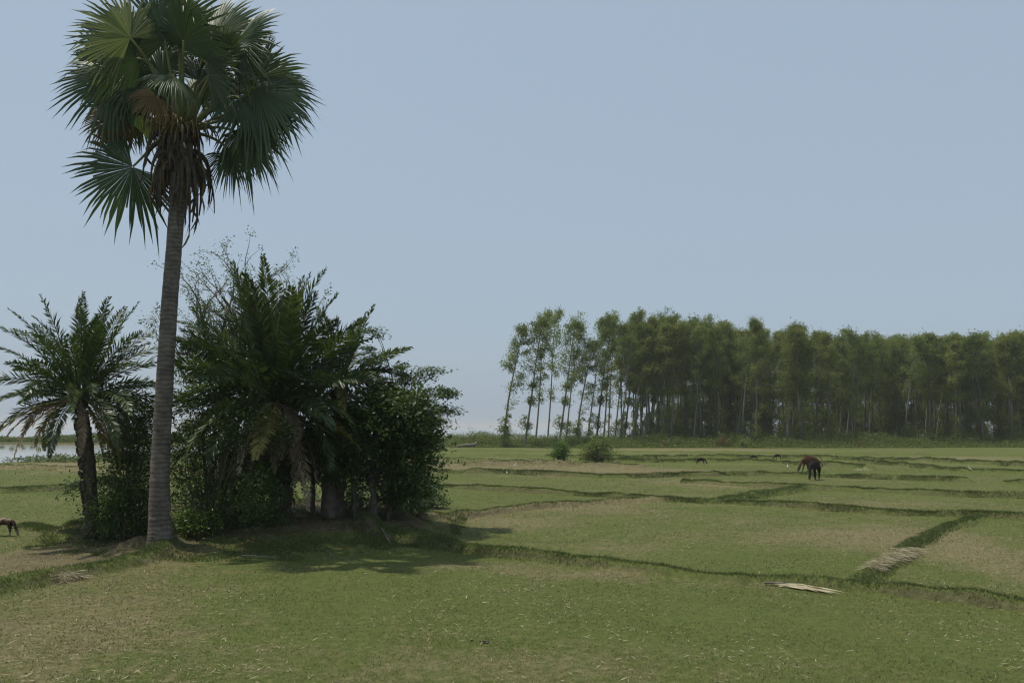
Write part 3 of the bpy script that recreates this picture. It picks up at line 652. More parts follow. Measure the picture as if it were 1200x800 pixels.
# right-hand tree: dense crown that hangs over the field
b = ground(437, 612); s = b.y/F
def rel(u, v, Y, base): p = at_depth(u, v, Y)-base; return p.x, p.y, p.z
def blob(u, v, ru, rv, base, dy=0, ry=None):
    p = at_depth(u, v, base.y+dy)-base; k = (base.y+dy)/F
    return (p.x, p.y, p.z, ru*k, (ry if ry else ru*k), rv*k)
leafy(b, 'broadleaf_tree', 'dense dark green broadleaf tree at the right end of the thicket', 'tree',
      [blob(455, 505, 50, 45, b), blob(480, 540, 34, 38, b, .2), blob(425, 475, 36, 34, b, .6), blob(480, 485, 34, 28, b, -.4), blob(415, 535, 30, 40, b, .8), blob(470, 570, 34, 22, b, .3), blob(495,505,22,26,b,.2)],
      430, 40, .115, .06, 'shrub', 31, trunk=[([(0, 0, -.1), (.02, 0, .5), (-.05, .05, 1.2)], [.115, .085, .07]), ([(.3, .3, -.1), (.35, .3, .7), (.2, .2, 1.4)], [.06, .05, .04])], stems=14, cl=.19, stem_r=.022, bark='bark')
b2 = ground(455, 606)
leafy(b2, 'feathery_tree', 'taller feathery tree with layered leaf sprays at the right edge of the thicket', 'tree',
      [blob(516, 460, 22, 5, b2, 0, .4), blob(525, 478, 13, 6, b2, .2, .3), blob(484, 444, 24, 6, b2, .2, .4), blob(505, 434, 20, 3, b2, .3, .3), blob(470, 428, 8, 3, b2, .3, .2), blob(455, 462, 26, 12, b2, .4, .5), blob(502, 492, 20, 9, b2, .1, .4), blob(470, 434, 10, 4, b2, .1, .3), blob(438, 388, 6, 9, b2, .5, .2), blob(436, 420, 10, 14, b2, .5, .3), blob(525, 462, 8, 4, b2, 0, .2)],
      190, 44, .085, .036, 'shrub', 33, trunk=[([(0, 0, -.1), (.05, .1, 1.3), (.25, .2, 2.4)], [.09, .07, .045])], stems=9, cl=.12, stem_r=.018, bark='bark', layered=1)
b3 = ground(462, 600)
leafy(b3, 'leafy_shrub', 'bright green leafy shrub facing the field under the feathery tree', 'shrub',
      [blob(470, 478, 36, 22, b3, -1.4), blob(455, 496, 36, 24, b3, -1.4), blob(485, 520, 28, 26, b3, -1.2), blob(440, 520, 26, 26, b3, -1.2), blob(478,560,24,20,b3,-1.0)], 190, 38, .10, .055, 'shrub_bright', 35, trunk=[([(0, 0, -.1), (0, -.3, .8), (0, -.6, 1.5)], [.05, .04, .03])], stems=6, cl=.15, bark='bark')
# shaded tree in the middle whose low crown leaves gaps to the field behind
b = ground(386, 606)
leafy(b, 'low_forked_tree', 'dark trunked tree deep in the thicket with gaps beneath its crown', 'tree',
      [blob(350, 520, 55, 32, b, -.2), blob(395, 515, 40, 36, b, -.3), blob(290, 520, 40, 40, b, 0), blob(330, 548, 50, 14, b, -.5), blob(400, 548, 30, 14, b, -.4)], 460, 40, .085, .045, 'shrub', 37,
      trunk=[([(0, 0, -.1), (-.03, 0, .8), (.05, 0, 1.7)], [.2, .16, .13]), ([(-.5, .3, -.1), (-.45, .2, .9), (-.6, 0, 1.8)], [.07, .055, .04]), ([(.6, .2, -.1), (.5, .2, .9), (.3, 0, 1.7)], [.06, .05, .04])], stems=14, cl=.2, stem_r=.022, bark='bark', hang=.3)
# vines and shrubs to the left
b = ground(150, 632)
leafy(b, 'leafy_shrub', 'green climbing shrub between the slender date palm and the tall fan palm trunk', 'shrub',
      [blob(152, 560, 30, 62, b, .5), blob(138, 595, 30, 36, b, .3), blob(160, 520, 24, 52, b, .9), blob(150, 490, 22, 34, b, 1.0), blob(165, 600, 24, 36, b, .2), blob(100, 572, 18, 8, b, .5)], 420, 40, .075, .04, 'shrub', 41, stems=12, cl=.17)
b = ground(250, 626)
leafy(b, 'leafy_shrub', 'broad dark shrub right of the tall fan palm trunk', 'shrub',
      [blob(240, 560, 42, 66, b, .8), blob(225, 595, 30, 40, b, .2), blob(270, 590, 34, 38, b, .4), blob(232, 500, 30, 40, b, 1.0), blob(285, 545, 34, 50, b, 1.2), blob(215, 535, 24, 40, b, .8), blob(300, 580, 24, 34, b, -.3), blob(250, 450, 40, 34, b, 1.4), blob(300, 500, 40, 34, b, .2)], 620, 40, .07, .036, 'shrub', 43, stems=16, cl=.18)
b = ground(228, 632)
leafy(b, 'low_shrub', 'small pale green bush at the foot of the tall fan palm', 'shrub',
      [blob(235, 606, 26, 22, b, .1), blob(215, 615, 14, 16, b, -.1)], 70, 34, .06, .03, 'shrub_bright', 45, stems=4, cl=.12, stem_r=.01)
b = ground(140, 628)
leafy(b, 'low_shrub', 'small pale green bush between the two palm trunks at the left', 'shrub',
      [blob(132, 600, 22, 26, b, -.2), blob(155, 612, 16, 18, b, -.2)], 70, 34, .06, .03, 'shrub_bright', 46, stems=4, cl=.12, stem_r=.01)
b = ground(490, 606)
leafy(b, 'low_shrub', 'low leafy bush at the right foot of the thicket', 'shrub',
      [blob(482, 585, 26, 16, b, .2), blob(505, 570, 10, 12, b, 0), blob(455, 590, 20, 14, b, .5)], 90, 34, .07, .035, 'shrub', 47, stems=4, cl=.13, stem_r=.01)

for (u, v, ru, rv, dy, n_, sd_, lab) in ((300, 618, 34, 40, .4, 150, 51, 'dark bush hiding the foot of the largest date palm'), (360, 600, 26, 15, 3.2, 50, 52, 'low weedy bush at the back of the gap under the thicket'),
        (415, 606, 20, 22, 1.6, 80, 53, 'dark bush behind the grey trunk at the right of the thicket'), (505, 600, 18, 20, 1.2, 80, 54, 'small bush at the far right foot of the thicket')):
    b = ground(u, v); b = Vector((b.x*(1+dy/b.y), b.y+dy, 0)); b.z = H(b.x, b.y)
    leafy(b, 'low_shrub', lab, 'shrub', [blob(u, v-rv*.9, ru, rv, b, 0), blob(u+ru*.6, v-rv*.5, ru*.6, rv*.6, b, .2), blob(u-ru*.6, v-rv*.6, ru*.6, rv*.7, b, -.2)], n_, 38, .075, .038, 'shrub', sd_, stems=5, cl=.14, stem_r=.012)
# ================================================================== PLANTATION
def wood_tree(seed, hgt, lean, crown0, width, olive=False, low=0, fork=False, nb=20, per=90):
    """tall slender tree; crown of leaf clumps on ascending branches"""
    rng = np.random.default_rng(seed); root = empty('plantation_tree', (0, 0, 0))
    t = np.linspace(0, 1, 18); wx = rng.normal(0, .35); wy = rng.normal(0, .3)
    P = np.stack([lean*t**1.3+wx*np.sin(t*5)*.4, wy*np.sin(t*4)*.4, t*hgt], 1); P[0, 2] = -.2
    r0 = rng.uniform(.10, .15); wd = MB(); wd.tube(P, r0*(1-.85*t)+.015, 7)
    C = []; V = []
    def stem_branches(P, h0, nb, wscale):
        for k in range(nb):
            tt = h0+(1-h0)*((k+rng.random())/nb)**.85; i = min(16, int(tt*17)); f = tt*17-i; p = P[i]*(1-f)+P[i+1]*f
            a = rng.uniform(0, 2*np.pi); up = rng.uniform(.5, 1.1); L_ = width*wscale*(.45+.8*math.sin(min(1, (tt-h0)/(1-h0)*.9+.12)*np.pi)**.7)*rng.uniform(.6, 1.15)
            d = unit([math.cos(a)+.35, math.sin(a), up]); e = p+d*L_; m_ = (p+e)/2+[0, 0, -.1*L_]
            wd.tube([p, m_, e], [.035, .022, .01], 4)
            for q in range(rng.integers(1, 4)):
                s_ = rng.uniform(.35, 1.1); C.append(p+(e-p)*s_+rng.normal(0, .22, 3)); V.append(rng.uniform(.2, .8))
    stem_branches(P, crown0, nb, 1.0)
    if fork:
        i = 8; Q = np.stack([P[i]+np.array([0.0, 0, 0])+np.array([3.6*s_**1.0, .4*s_, (hgt*.5)*s_**1.1]) for s_ in t]); wd.tube(Q, r0*.6*(1-.8*t)+.01, 6); stem_branches(Q, .45, 14, .7)
    for k in range(low):
        tt = rng.uniform(.08, crown0); i = int(tt*17); p = P[i]; C.append(p+rng.normal(0, .3, 3)); V.append(rng.uniform(.3, .8)); C.append(p+rng.normal(0, .35, 3)); V.append(rng.uniform(.3, .8))
    for k in range(5): C.append(P[-1]+rng.normal(0, .3, 3)-[0, 0, .2]); V.append(.6)
    C = np.array(C); V = np.array(V); m = len(C)
    sc = np.repeat(rng.uniform(.18, .46, m), per)[:, None]; pts = np.repeat(C, per, 0)+rng.normal(0, 1, (m*per, 3))*sc*np.array([.85, .85, .8])
    n = len(pts); D = rand_dirs(rng, n); D[:, 2] -= .25; D[:, 0] += .3; D = unit(D); S = unit(np.cross(D, rand_dirs(rng, n)+[0, 0, .5])); sz = rng.uniform(.6, 1.4, n)
    lf = MB(); lf.leaves(pts, D, S, .26*sz, .085*sz, np.clip(np.repeat(V, per)+rng.normal(0, .12, n), 0, 1))
    wd.build('trunk', M['bark_wood'], root, smooth=True); lf.build('crown', M['wood_leaf_olive'] if olive else M['wood_leaf'], root)
    return root
PROTO = [wood_tree(101, 15.6, 2.2, .42, 1.35, low=9, nb=22), wood_tree(102, 16.0, 2.4, .42, 1.45, low=6, nb=26), wood_tree(103, 16.2, 1.4, .50, 1.15, low=3, nb=20), wood_tree(104, 16, 3.0, .44, 1.4, True, low=4, nb=22),
         wood_tree(105, 15.6, 2.0, .44, 1.5, low=3, nb=22), wood_tree(106, 16.2, 2.6, .42, 1.6, low=4, nb=24), wood_tree(107, 15, .6, .40, 1.7, True, low=4, nb=26), wood_tree(108, 14.5, -.5, .42, 1.6, low=4, nb=24), wood_tree(109, 15.5, 1.6, .42, 1.6, True, fork=True, nb=22),
         wood_tree(110, 14, 1.0, .10, 2.0, nb=34, per=90), wood_tree(111, 13, -.4, .06, 1.9, True, nb=34, per=90)]
used = set()
def plant(pi, x, y, hscale, rz, wscale=1.0):
    o = PROTO[pi]
    if pi in used: o = copy_tree(o)
    used.add(pi); o.location = (x, y, H(x, y)); o.rotation_euler = (0, 0, rz); o.scale = (wscale, wscale, hscale); return o
prng = random.Random(4)
EDGE = [ # base column, depth, proto, height scale, label
 (591,108,0,.93,'short leaning tree with low leaf tufts, leftmost of the plantation'),
 (615,109,1,.98,'slender tree second from the plantation\'s left end'),
 (627,111,2,1.0,'straight thin tree third from the plantation\'s left end'),
 (641,122,2,1.1,'thin bare trunked tree standing alone fourth from the plantation\'s left end'),
 (655,114,1,1.0,'leaning tree fifth from the plantation\'s left end'),
 (663,118,4,1.02,'tree with a fuller crown, sixth from the plantation\'s left end'),
 (675,117,0,.85,'shorter leafy tree seventh from the plantation\'s left end'),
 (687,112,5,1.0,'dark trunked tree eighth from the plantation\'s left end, above the big bush'),
 (698,117,1,1.04,'leaning tree ninth from the plantation\'s left end'),
 (706,120,2,1.04,'thin straight tree tenth from the plantation\'s left end'),
 (725,114,5,1.05,'stout tree with a broad crown, eleventh from the plantation\'s left end'),
 (739,116,3,1.04,'olive crowned tree twelfth from the plantation\'s left end'),
 (749,118,4,1.05,'leaning tree thirteenth from the plantation\'s left end'),
 (759,120,1,1.08,'tall narrow tree fourteenth from the plantation\'s left end'),
 (766,116,5,1.03,'broad crowned tree fifteenth from the plantation\'s left end'),
 (784,113,8,1.0,'tree with a long slanting limb to the right near the plantation\'s open part'),
]
G = 'tall slender trees of the plantation'
for u, Y, pi, hs, lab in EDGE:
    o = plant(pi, (u-600)/F*Y, Y, hs, prng.uniform(-.25, .25)); tag(o, lab, 'tree', G)
cnt = 0
LAB2 = 'tall thin tree in the close set rows of the plantation'
pts = []
def spaced(x, y, dmin): return all((x-a)**2+(y-b_)**2 > dmin*dmin for a, b_ in pts)
tries = 0
while cnt < 268 and tries < 60000:
    tries += 1; x = prng.uniform(13, 92) if cnt > 25 else prng.uniform(13, 30)
    front = np.interp(x, [10, 30, 60, 95], [113, 111, 114, 118]); depth = np.interp(x, [10, 20, 26, 40], [10, 20, 38, 48])
    y = front + depth*prng.random()**1.3
    if x/y > .70 or not spaced(x, y, 1.45) or (x < 24 and prng.random() < .55): continue
    pts.append((x, y)); cnt += 1
    tall = np.interp(x, [10, 22, 34, 46, 95], [15.9, 15.4, 15.0, 13.6, 14.2])*prng.uniform(.93, 1.05)*(1+(y-front)*.0045)
    back = x > 22 and y-front > 9
    pi = prng.choice([9, 10, 9, 10, 10, 6]) if back and prng.random() < .95 else prng.choice([3, 4, 5, 6, 7, 6, 7, 8, 2, 6] if x > 16 else [1, 2, 4, 3, 5])
    hp = [15.6, 16, 16.2, 16, 15.6, 16.2, 15, 14.5, 15.5, 14, 13][pi]
    o = plant(pi, x, y, tall/hp, prng.uniform(-.5, .5) if prng.random() < .6 else prng.uniform(0, 6.28), prng.uniform(.9, 1.15))
    tag(o, LAB2, 'tree', G)

# undergrowth shrubs along the plantation foot and the low scrub at its left
def far_shrub(seed, mat, w_=1.2, h_=1.2):
    rng = np.random.default_rng(seed); root = empty('scrub_bush', (0, 0, 0)); st = MB(); lf = MB(); C = []
    for k in range(26):
        d = rand_dirs(rng, 1)[0]; d[2] = abs(d[2]); e = d*np.array([w_, w_*.8, h_])*rng.uniform(.5, 1)+[0, 0, .1]; C.append(e); st.tube([(0, 0, -.1), e*.5+[0, 0, .15], e], [.03, .02, .01], 4)
    C = np.array(C); per = 46; pts_ = np.repeat(C, per, 0)+rng.normal(0, .2, (len(C)*per, 3)); pts_ = pts_[pts_[:, 2] > 0]
    scatter_leaves(lf, rng, pts_, .13, .06, .4, vspread=.45); st.build('stems', M['stem'], root); lf.build('foliage', M[mat], root); return root
SH = [far_shrub(201, 'scrub', 1.3, 1.5), far_shrub(202, 'scrub', 1.6, 1.1), far_shrub(203, 'wood_leaf', 1.2, 1.9), far_shrub(204, 'scrub_red', 1.3, 1.7), far_shrub(205, 'scrub', 1.9, 2.0)]
sused = set()
def bush(i, x, y, s_, rz, label, group=None, sz=None):
    o = SH[i]
    if i in sused: o = copy_tree(o)
    sused.add(i); o.location = (x, y, H(x, y)); o.rotation_euler = (0, 0, rz); o.scale = (s_, s_, sz or s_); tag(o, label, 'shrub', group or 'scrub bushes along the plantation edge'); return o
def bush_px(i, u, Y, *a, **k): return bush(i, (u-600)/F*Y, Y, *a, **k)
bush_px(4, 552, 116, 1.15, 0, 'round green scrub bush left of the plantation, nearest the thicket')
bush_px(4, 572, 119, .85, 2, 'low green scrub bush between the round bush and the leftmost plantation tree')
bush_px(3, 845, 107, .85, 0, 'reddish brown bush at the foot of the plantation')
bush_px(0, 868, 106.5, .8, 1, 'bright green bush right of the reddish brown bush')
bush_px(3, 1004, 109, .5, 1, 'small rusty bush at the foot of the plantation to the right')
bush_px(3, 778, 107, .5, 2, 'small brownish bush under the slanting limb tree')
bush_px(2, 592, 108.5, .8, 1, 'tall thin bush around the leftmost plantation tree')
for k in range(42):
    u = prng.uniform(500, 640); Y = prng.uniform(112, 127); bush_px(prng.choice([0, 1, 2, 4]), u, Y, prng.uniform(.55, 1.0), prng.uniform(0, 6), 'green scrub bush in the low belt left of the plantation', 'scrub bushes left of the plantation')
for k in range(80):
    x = prng.uniform(3, 88); Y = np.interp(x, [3, 30, 60, 95], [110, 109, 112, 116])+prng.uniform(-.5, 7); bush(prng.choice([0, 1, 2, 1, 0, 4]), x, Y, prng.uniform(.5, .95), prng.uniform(0, 6), 'green bush in the belt of undergrowth below the plantation', sz=prng.uniform(.5, 1.0))
for k in range(80):
    x = prng.uniform(20, 94); Y = np.interp(x, [3, 30, 60, 95], [110, 109, 112, 116])+prng.uniform(12, 34); bush(prng.choice([2, 4, 2]), x, Y, prng.uniform(1.0, 1.5), prng.uniform(0, 6), 'tall dark bush standing between the plantation trunks', 'bushes inside the plantation', sz=prng.uniform(1.4, 2.3))
# ground cover belt
rng = np.random.default_rng(77); n = 190000
X = rng.uniform(-8, 92, n); Y = np.interp(X, [-8, 3, 30, 60, 95], [110, 106, 105.5, 109, 113])+rng.uniform(0, 1, n)**1.3*16; Z = land(X, Y)[0]
k = vnoise(X*.5, Y*.5, 3); lf = MB(); C = np.stack([X, Y, Z+rng.uniform(0, 1, n)*(.35+1.7*k)*np.clip((Y-np.interp(X, [-8, 3, 30, 60, 95], [110, 106, 105.5, 109, 113]))/4, .12, 1)], 1)
scatter_leaves(lf, rng, C, .22, .08, .4, vspread=.5); tag(lf.build('undergrowth', M['scrub']), 'green weedy undergrowth at the foot of the plantation', 'undergrowth', kind='stuff')
# reeds on the far bank
n = 60000; X = rng.uniform(-125, -8, n); c = np.interp(X, [-300, -160, -95, -40, 10], [172, 158, 150, 140, 130]); Y = c+rng.uniform(-4.5, 5, n)
Z = land(X, Y)[0]; C = np.stack([X, Y, Z+rng.uniform(0, 1, n)**1.3*(.5+1.0*vnoise(X*.15, Y*.1, 9))], 1); C = C[Z > -.2]
lf = MB(); scatter_leaves(lf, rng, C, .4, .13, .4, vspread=.4); tag(lf.build('reed_bank', M['scrub']), 'low green reeds along the far bank across the water', 'reeds', kind='stuff')
# grassy spit edge near the water
n = 26000; X = rng.uniform(-36, -12, n); Y = rng.uniform(62, 82, n); Z, *_ = land(X, Y); k = (Z > -.2) & (fbm(X*.3, Y*.3, 12) > .4)
X, Y, Z = X[k], Y[k], Z[k]; lf = MB(); scatter_leaves(lf, rng, np.stack([X, Y, Z+rng.uniform(0, .35, len(X))], 1), .25, .06, .4); tag(lf.build('bank_grass', M['grass_lush']), 'rough green grass on the near bank beside the water', 'grass', kind='stuff')
# reed tufts standing in the water
def reed():
    rng = np.random.default_rng(9); m = MB(); n = 26; a = rng.uniform(0, 6.28, n); C = np.stack([rng.normal(0, .25, n), rng.normal(0, .2, n), np.full(n, -.2)], 1)
    D = unit(np.stack([np.cos(a)*.3, np.sin(a)*.3, np.ones(n)], 1)); S = unit(np.cross(D, rand_dirs(rng, n))); m.leaves(C, D, S, rng.uniform(.6, 1.1, n), .05, rng.uniform(0, 1, n)); return m.build('reed_tuft', M['scrub'])
r0 = reed()
for i, (u, v) in enumerate([(3,525),(14,527),(17,519),(24,524),(29,526),(39,525),(20,516),(44,528),(70,520)]):
    o = r0 if i == 0 else r0.copy()
    if i: COL.objects.link(o)
    x, y = flat(u, v, WATER_Z); o.location = (x, y, WATER_Z); o.rotation_euler = (0, 0, i*1.3); o.scale = (1, 1, .7+.1*(i % 4)); tag(o, ['small dark reed tuft at the left edge of the water','reed tuft in the water just right of the leftmost one','far small reed tuft near the opposite bank','reed tuft in the middle of the small row','reed tuft right of the middle one in the row','reed tuft near the grassy bank, right of the row','farthest tiny reed tuft close to the opposite bank','lowest reed tuft, nearest the grassy bank','reed tuft alone in the water between the bank and the date palm'][i], 'reeds', 'reed tufts in the water')

# the two bushes out in the fields
b = ground(702, 542)
leafy(b, 'field_bush', 'larger dark twiggy bush out in the field before the plantation', 'shrub',
      [blob(702, 527, 21, 13, b, 0), blob(690, 531, 14, 10, b, .2), blob(706, 519, 14, 8, b, 0)], 130, 40, .12, .06, 'scrub', 61, stems=24, cl=.2, stem_r=.03, bark='log')
b = ground(657, 541)
leafy(b, 'field_bush', 'smaller yellow green bush left of the dark twiggy bush', 'shrub',
      [blob(656, 529, 11, 10, b, 0), blob(661, 525, 6, 7, b, 0)], 60, 36, .12, .06, 'shrub_bright', 62, stems=14, cl=.18, stem_r=.03, bark='stem')

# ================================================================== ANIMALS
def skin(name, verts, edges, mat, parent, subs=2):
    me = bpy.data.meshes.new(name); me.from_pydata([v[:3] for v in verts], [], []) if False else me.from_pydata([v[:3] for v in verts], edges, [])
    o = bpy.data.objects.new(name, me); COL.objects.link(o)
    md = o.modifiers.new('s', 'SKIN'); 
    if not me.skin_vertices: 
        bpy.context.view_layer.update()
    sv = me.skin_vertices[0].data
    for i, v in enumerate(verts): sv[i].radius = (v[3], v[4] if len(v) > 4 else v[3])
    sv[0].use_root = True; md.use_smooth_shade = True; md.branch_smoothing = .6
    sb = o.modifiers.new('d', 'SUBSURF'); sb.levels = subs; sb.render_levels = subs
    bpy.context.view_layer.update(); dg = bpy.context.evaluated_depsgraph_get(); nm = bpy.data.meshes.new_from_object(o.evaluated_get(dg))
    o.modifiers.clear(); o.data = nm; nm.name = name; bpy.data.meshes.remove(me)
    nm.materials.clear(); nm.materials.append(mat); o.parent = parent; return o
def beast(name, label, cat, loc, rz, h, mat, graze=True, horns=True, hump=0, step=.08, group=None, slim=1.0, tail_up=False, lying=False):
    """h = height at the withers; nose points along +x. Body is one surface."""
    root = empty(name, loc, rz); tag(root, label, cat, group); s = h
    L = 1.08
    V = []; E = []
    def a(x, y, z, r, r2=None, pr=None):
        V.append((x*s, y*s, z*s, r*s, (r2 or r)*s)); i = len(V)-1
        if pr is not None: E.append((pr, i))
        return i
    pel = a(-.50*L, 0, .80, .17*slim, .19*slim); mid = a(-.15, 0, .74, .21*slim, .235*slim, pel); rib = a(.12, 0, .74, .20*slim, .24*slim, mid); ch = a(.34, 0, .78, .165*slim, .22*slim, rib)
    if hump: a(.30, 0, 1.0+hump, .06, .07, ch)
    if graze: pts_ = [(.47, .70, .10, .14), (.60, .54, .06, .09), (.68, .40, .065, .075), (.74, .27, .075, .085), (.80, .15, .055, .06), (.84, .06, .05, .05)]
    else: pts_ = [(.52, .88, .12, .15), (.68, .98, .09, .12), (.82, 1.04, .085, .10), (.94, .98, .065, .075), (1.04, .92, .05, .05)]
    pr = ch; hd = []
    for x, z, r, r2 in pts_: pr = a(x, 0, z, r, r2, pr); hd.append(pr)
    for sg, st in ((1, step), (-1, -step)):
        j = a(-.52*L, .10*sg, .68, .10, .12, pel); j = a(-.46*L+st*.5, .12*sg, .50, .075, .09, j); j = a(-.60*L+st, .12*sg, .30, .042, .05, j); j = a(-.57*L+st*1.3, .12*sg, .10, .03, .032, j); a(-.55*L+st*1.3, .12*sg, .02, .036, .036, j)
        j = a(.33, .10*sg, .62, .085, .10, ch); j = a(.30-st*.5, .11*sg, .45, .055, .062, j); j = a(.33-st, .11*sg, .26, .038, .042, j); j = a(.33-st*1.5, .11*sg, .09, .028, .03, j); a(.345-st*1.5, .11*sg, .02, .034, .034, j)
    skin('body', V, E, mat, root)
    hx, hz = pts_[2][0], pts_[2][1]
    for sg in (1, -1):
        m = MB(); e0 = np.array([hx-.03, .07*sg, hz+.05])*s; e1 = np.array([hx-.06, .24*sg, hz+.03])*s
        mdp = (e0+e1)/2; up = np.array([.05, 0, .03])*s; th = np.array([-.012, 0, .015])*s
        m.add([e0, mdp-up, e1, mdp+up, mdp+th], None, [(0, 1, 4), (1, 2, 4), (2, 3, 4), (3, 0, 4), (0, 3, 1), (1, 3, 2)]); m.build('ear', mat, root)
        if horns:
            m = MB(); p0 = np.array([hx-.02, .05*sg, hz+.09])*s; m.tube(bez(p0, p0+np.array([-.03, .08*sg, .02])*s, p0+np.array([-.03, .12*sg, .10])*s, p0+np.array([.02, .10*sg, .19])*s, 7), np.linspace(.024, .005, 7)*s, 6); m.build('horn', M['horn'], root, smooth=True)
    m = MB(); p0 = np.array([-.62*L, 0, .88])*s
    if tail_up: m.tube(bez(p0, p0+np.array([-.08, 0, .02])*s, p0+np.array([-.13, 0, .06])*s, p0+np.array([-.14, 0, .12])*s, 6), np.linspace(.03, .012, 6)*s, 5)
    else: m.tube(bez(p0, p0+np.array([-.10, 0, 0])*s, p0+np.array([-.10, .02, -.3])*s, p0+np.array([-.08, .03, -.6])*s, 9), np.array([.026, .022, .018, .016, .014, .014, .03, .03, .01])*s, 5)
    m.build('tail', mat, root, smooth=True)
    return root
def on(u, v): return ground(u, v)
p = on(954, 562); beast('cow', 'black cow grazing with head down, in front of the brown cow', 'cow', p, R(236), .93, M['coat_black'], slim=1.4)
p = on(950, 553); beast('cow', 'reddish brown cow facing left behind the black cow', 'cow', p, R(192), .93, M['coat_brown'], hump=.04, slim=1.4)
p = on(5, 628); beast('goat', 'brown goat with pale patches grazing at the left edge', 'goat', p, R(-14), .46, M['coat_goat'], slim=1.1, tail_up=True)
p = on(326, 600); p = Vector((p.x*1.04, p.y*1.04, 0)); p.z = H(p.x, p.y)
beast('goat', 'black goat seen through the gap under the thicket', 'goat', p, R(175), .56, M['coat_black'], slim=.85, tail_up=True, graze=False)
p = on(822, 544); beast('goat', 'black goat grazing, leftmost of the three far dark animals', 'goat', p, R(-25), .46, M['coat_black'], slim=1.35, tail_up=True)
p = on(883, 539); beast('goat', 'small black goat, middle one of the three far dark animals', 'goat', p, R(160), .40, M['coat_black'], slim=1.3, tail_up=True)
p = on(911, 538.5); beast('goat', 'black goat with head down left, rightmost of the three far dark animals', 'goat', p, R(190), .46, M['coat_black'], slim=1.3, tail_up=True)
def egret(u, v, h, rz, label):
    p = on(u, v); root = empty('egret', p, rz); tag(root, label, 'bird', 'white egrets standing in the fields'); s = h
    V = [(-.12,0,.48,.09,.09),(.02,0,.52,.11,.11),(.14,0,.60,.055,.055),(.20,0,.72,.03,.03),(.13,0,.84,.026,.026),(.18,0,.95,.034,.034),(.24,0,.955,.022,.022),(-.28,0,.40,.035,.03)]
    skin('body', [tuple(c*s for c in q) for q in V], [(0,1),(1,2),(2,3),(3,4),(4,5),(5,6),(0,7)], M['white'], root, 1)
    m = MB(); m.tube(np.array([(.24,0,.955),(.40,0,.93)])*s, [.014*s, .003*s], 5); m.build('beak', M['beak'], root)
    for sg in (1, -1):
        m = MB(); m.tube(np.array([(-.02,.04*sg,.45),(-.05,.04*sg,.22),(.0,.04*sg,.0)])*s, .013*s, 4); m.tube(np.array([(.0,.04*sg,.01),(.1,.05*sg,.008)])*s, .01*s, 4); m.build('leg', M['hoof'], root)
egret(603.5, 547.5, .30, 0, 'white egret in the brown field right of the thicket')
egret(594, 556, .22, 2, 'small white egret nearest the thicket')
egret(923, 549.5, .34, 1, 'white egret just left of the two cows')
egret(1137, 553, .36, 3, 'white egret alone on the far right')
egret(978, 536, .28, 3, 'small white egret behind and right of the cows')

# ================================================================== STRAW, DEAD LEAVES, STICKS
def straw_heap(p, q, hgt, wid, n, name, label, seed, ln=(.1, .3)):
    rng = np.random.default_rng(seed); a = np.array([p.x, p.y]); b_ = np.array([q.x, q.y]); L_ = np.hypot(*(b_-a)); ax = (b_-a)/L_; nn = np.array([ax[1], -ax[0]])
    t = rng.uniform(0, 1, n); o = rng.normal(0, .38, n); hh_ = hgt*np.exp(-o**2*2)*np.sin(np.clip(t, .04, .96)*np.pi)**.4*rng.uniform(.35, 1.05, n)*(.6+.6*vnoise(t*9, t*0+seed, 3))
    X = a[0]+ax[0]*L_*t+nn[0]*o*wid; Y = a[1]+ax[1]*L_*t+nn[1]*o*wid; Z = land(X, Y)[0]+hh_+.01
    root_z = H(p.x, p.y); dr_ = rng.normal(0, 1.3, n); D = unit(np.stack([nn[0]+ax[0]*dr_, nn[1]+ax[1]*dr_, rng.uniform(-.5, .12, n)], 1)*np.sign(rng.normal(.4, 1, n))[:, None])
    D[:, 2] = -np.abs(D[:, 2]); S = unit(np.cross(D, rand_dirs(rng, n))); m = MB(); base = np.array([p.x, p.y, root_z])
    m.leaves(np.stack([X, Y, Z], 1)-base, D, S, rng.uniform(*ln, n), rng.uniform(.004, .009, n), rng.uniform(0, 1, n)); ob = m.build(name, M['straw']); ob.location = base
    tag(ob, label, 'straw'); return ob
straw_heap(ground(1020, 667), ground(1076, 646), .15, .12, 3200, 'straw_heap', 'long heap of pale rice straw on the cross ridge at the right', 5)
straw_heap(ground(64, 681), ground(97, 673), .11, .22, 700, 'straw_heap', 'small straw tuft on the ridge at the lower left', 6, (.1, .3))
straw_heap(ground(1008, 552), ground(1016, 551), .2, .6, 300, 'straw_heap', 'distant small pile of straw behind and right of the cows', 7)
def dry_leaf():
    rng = np.random.default_rng(3); p = ground(905, 685); q = ground(985, 696); root = empty('dry_palm_leaf', p); tag(root, 'dry bleached palm leaf lying on the grass beside the ridge', 'fallen leaf')
    ax = np.array(q-p); L_ = np.hypot(ax[0], ax[1]); ax = unit([ax[0], ax[1], 0]); nn = np.array([-ax[1], ax[0], 0]); m = MB()
    for k in range(80):
        a = rng.normal(0, .09); d = unit(ax*math.cos(a)+nn*math.sin(a)); st = ax*rng.uniform(.0, .35)+nn*rng.normal(0, .03); l = L_*rng.uniform(.45, .8)
        z = rng.uniform(.005, .035); s_ = nn*.010+np.array([0, 0, rng.uniform(-.012, .012)])
        m.add([st+[0,0,z]-s_*.4, st+[0,0,z]+s_*.4, st+d*l*.55+s_+[0,0,z+.015], st+d*l*.55-s_+[0,0,z+.015], st+d*l+[0,0,.015]], [(0,1,2,3)], [(3,2,4)], rng.uniform(.2,.9), rng.uniform(.3,.9))
    m.build('blade', M['straw'], root); m = MB(); m.tube([np.array([-.12,.02,.03]), ax*.12+[0,0,.05], ax*.3+[0,0,.04]], [.018,.016,.01], 6); m.build('leaf_stalk', M['log'], root)
dry_leaf()
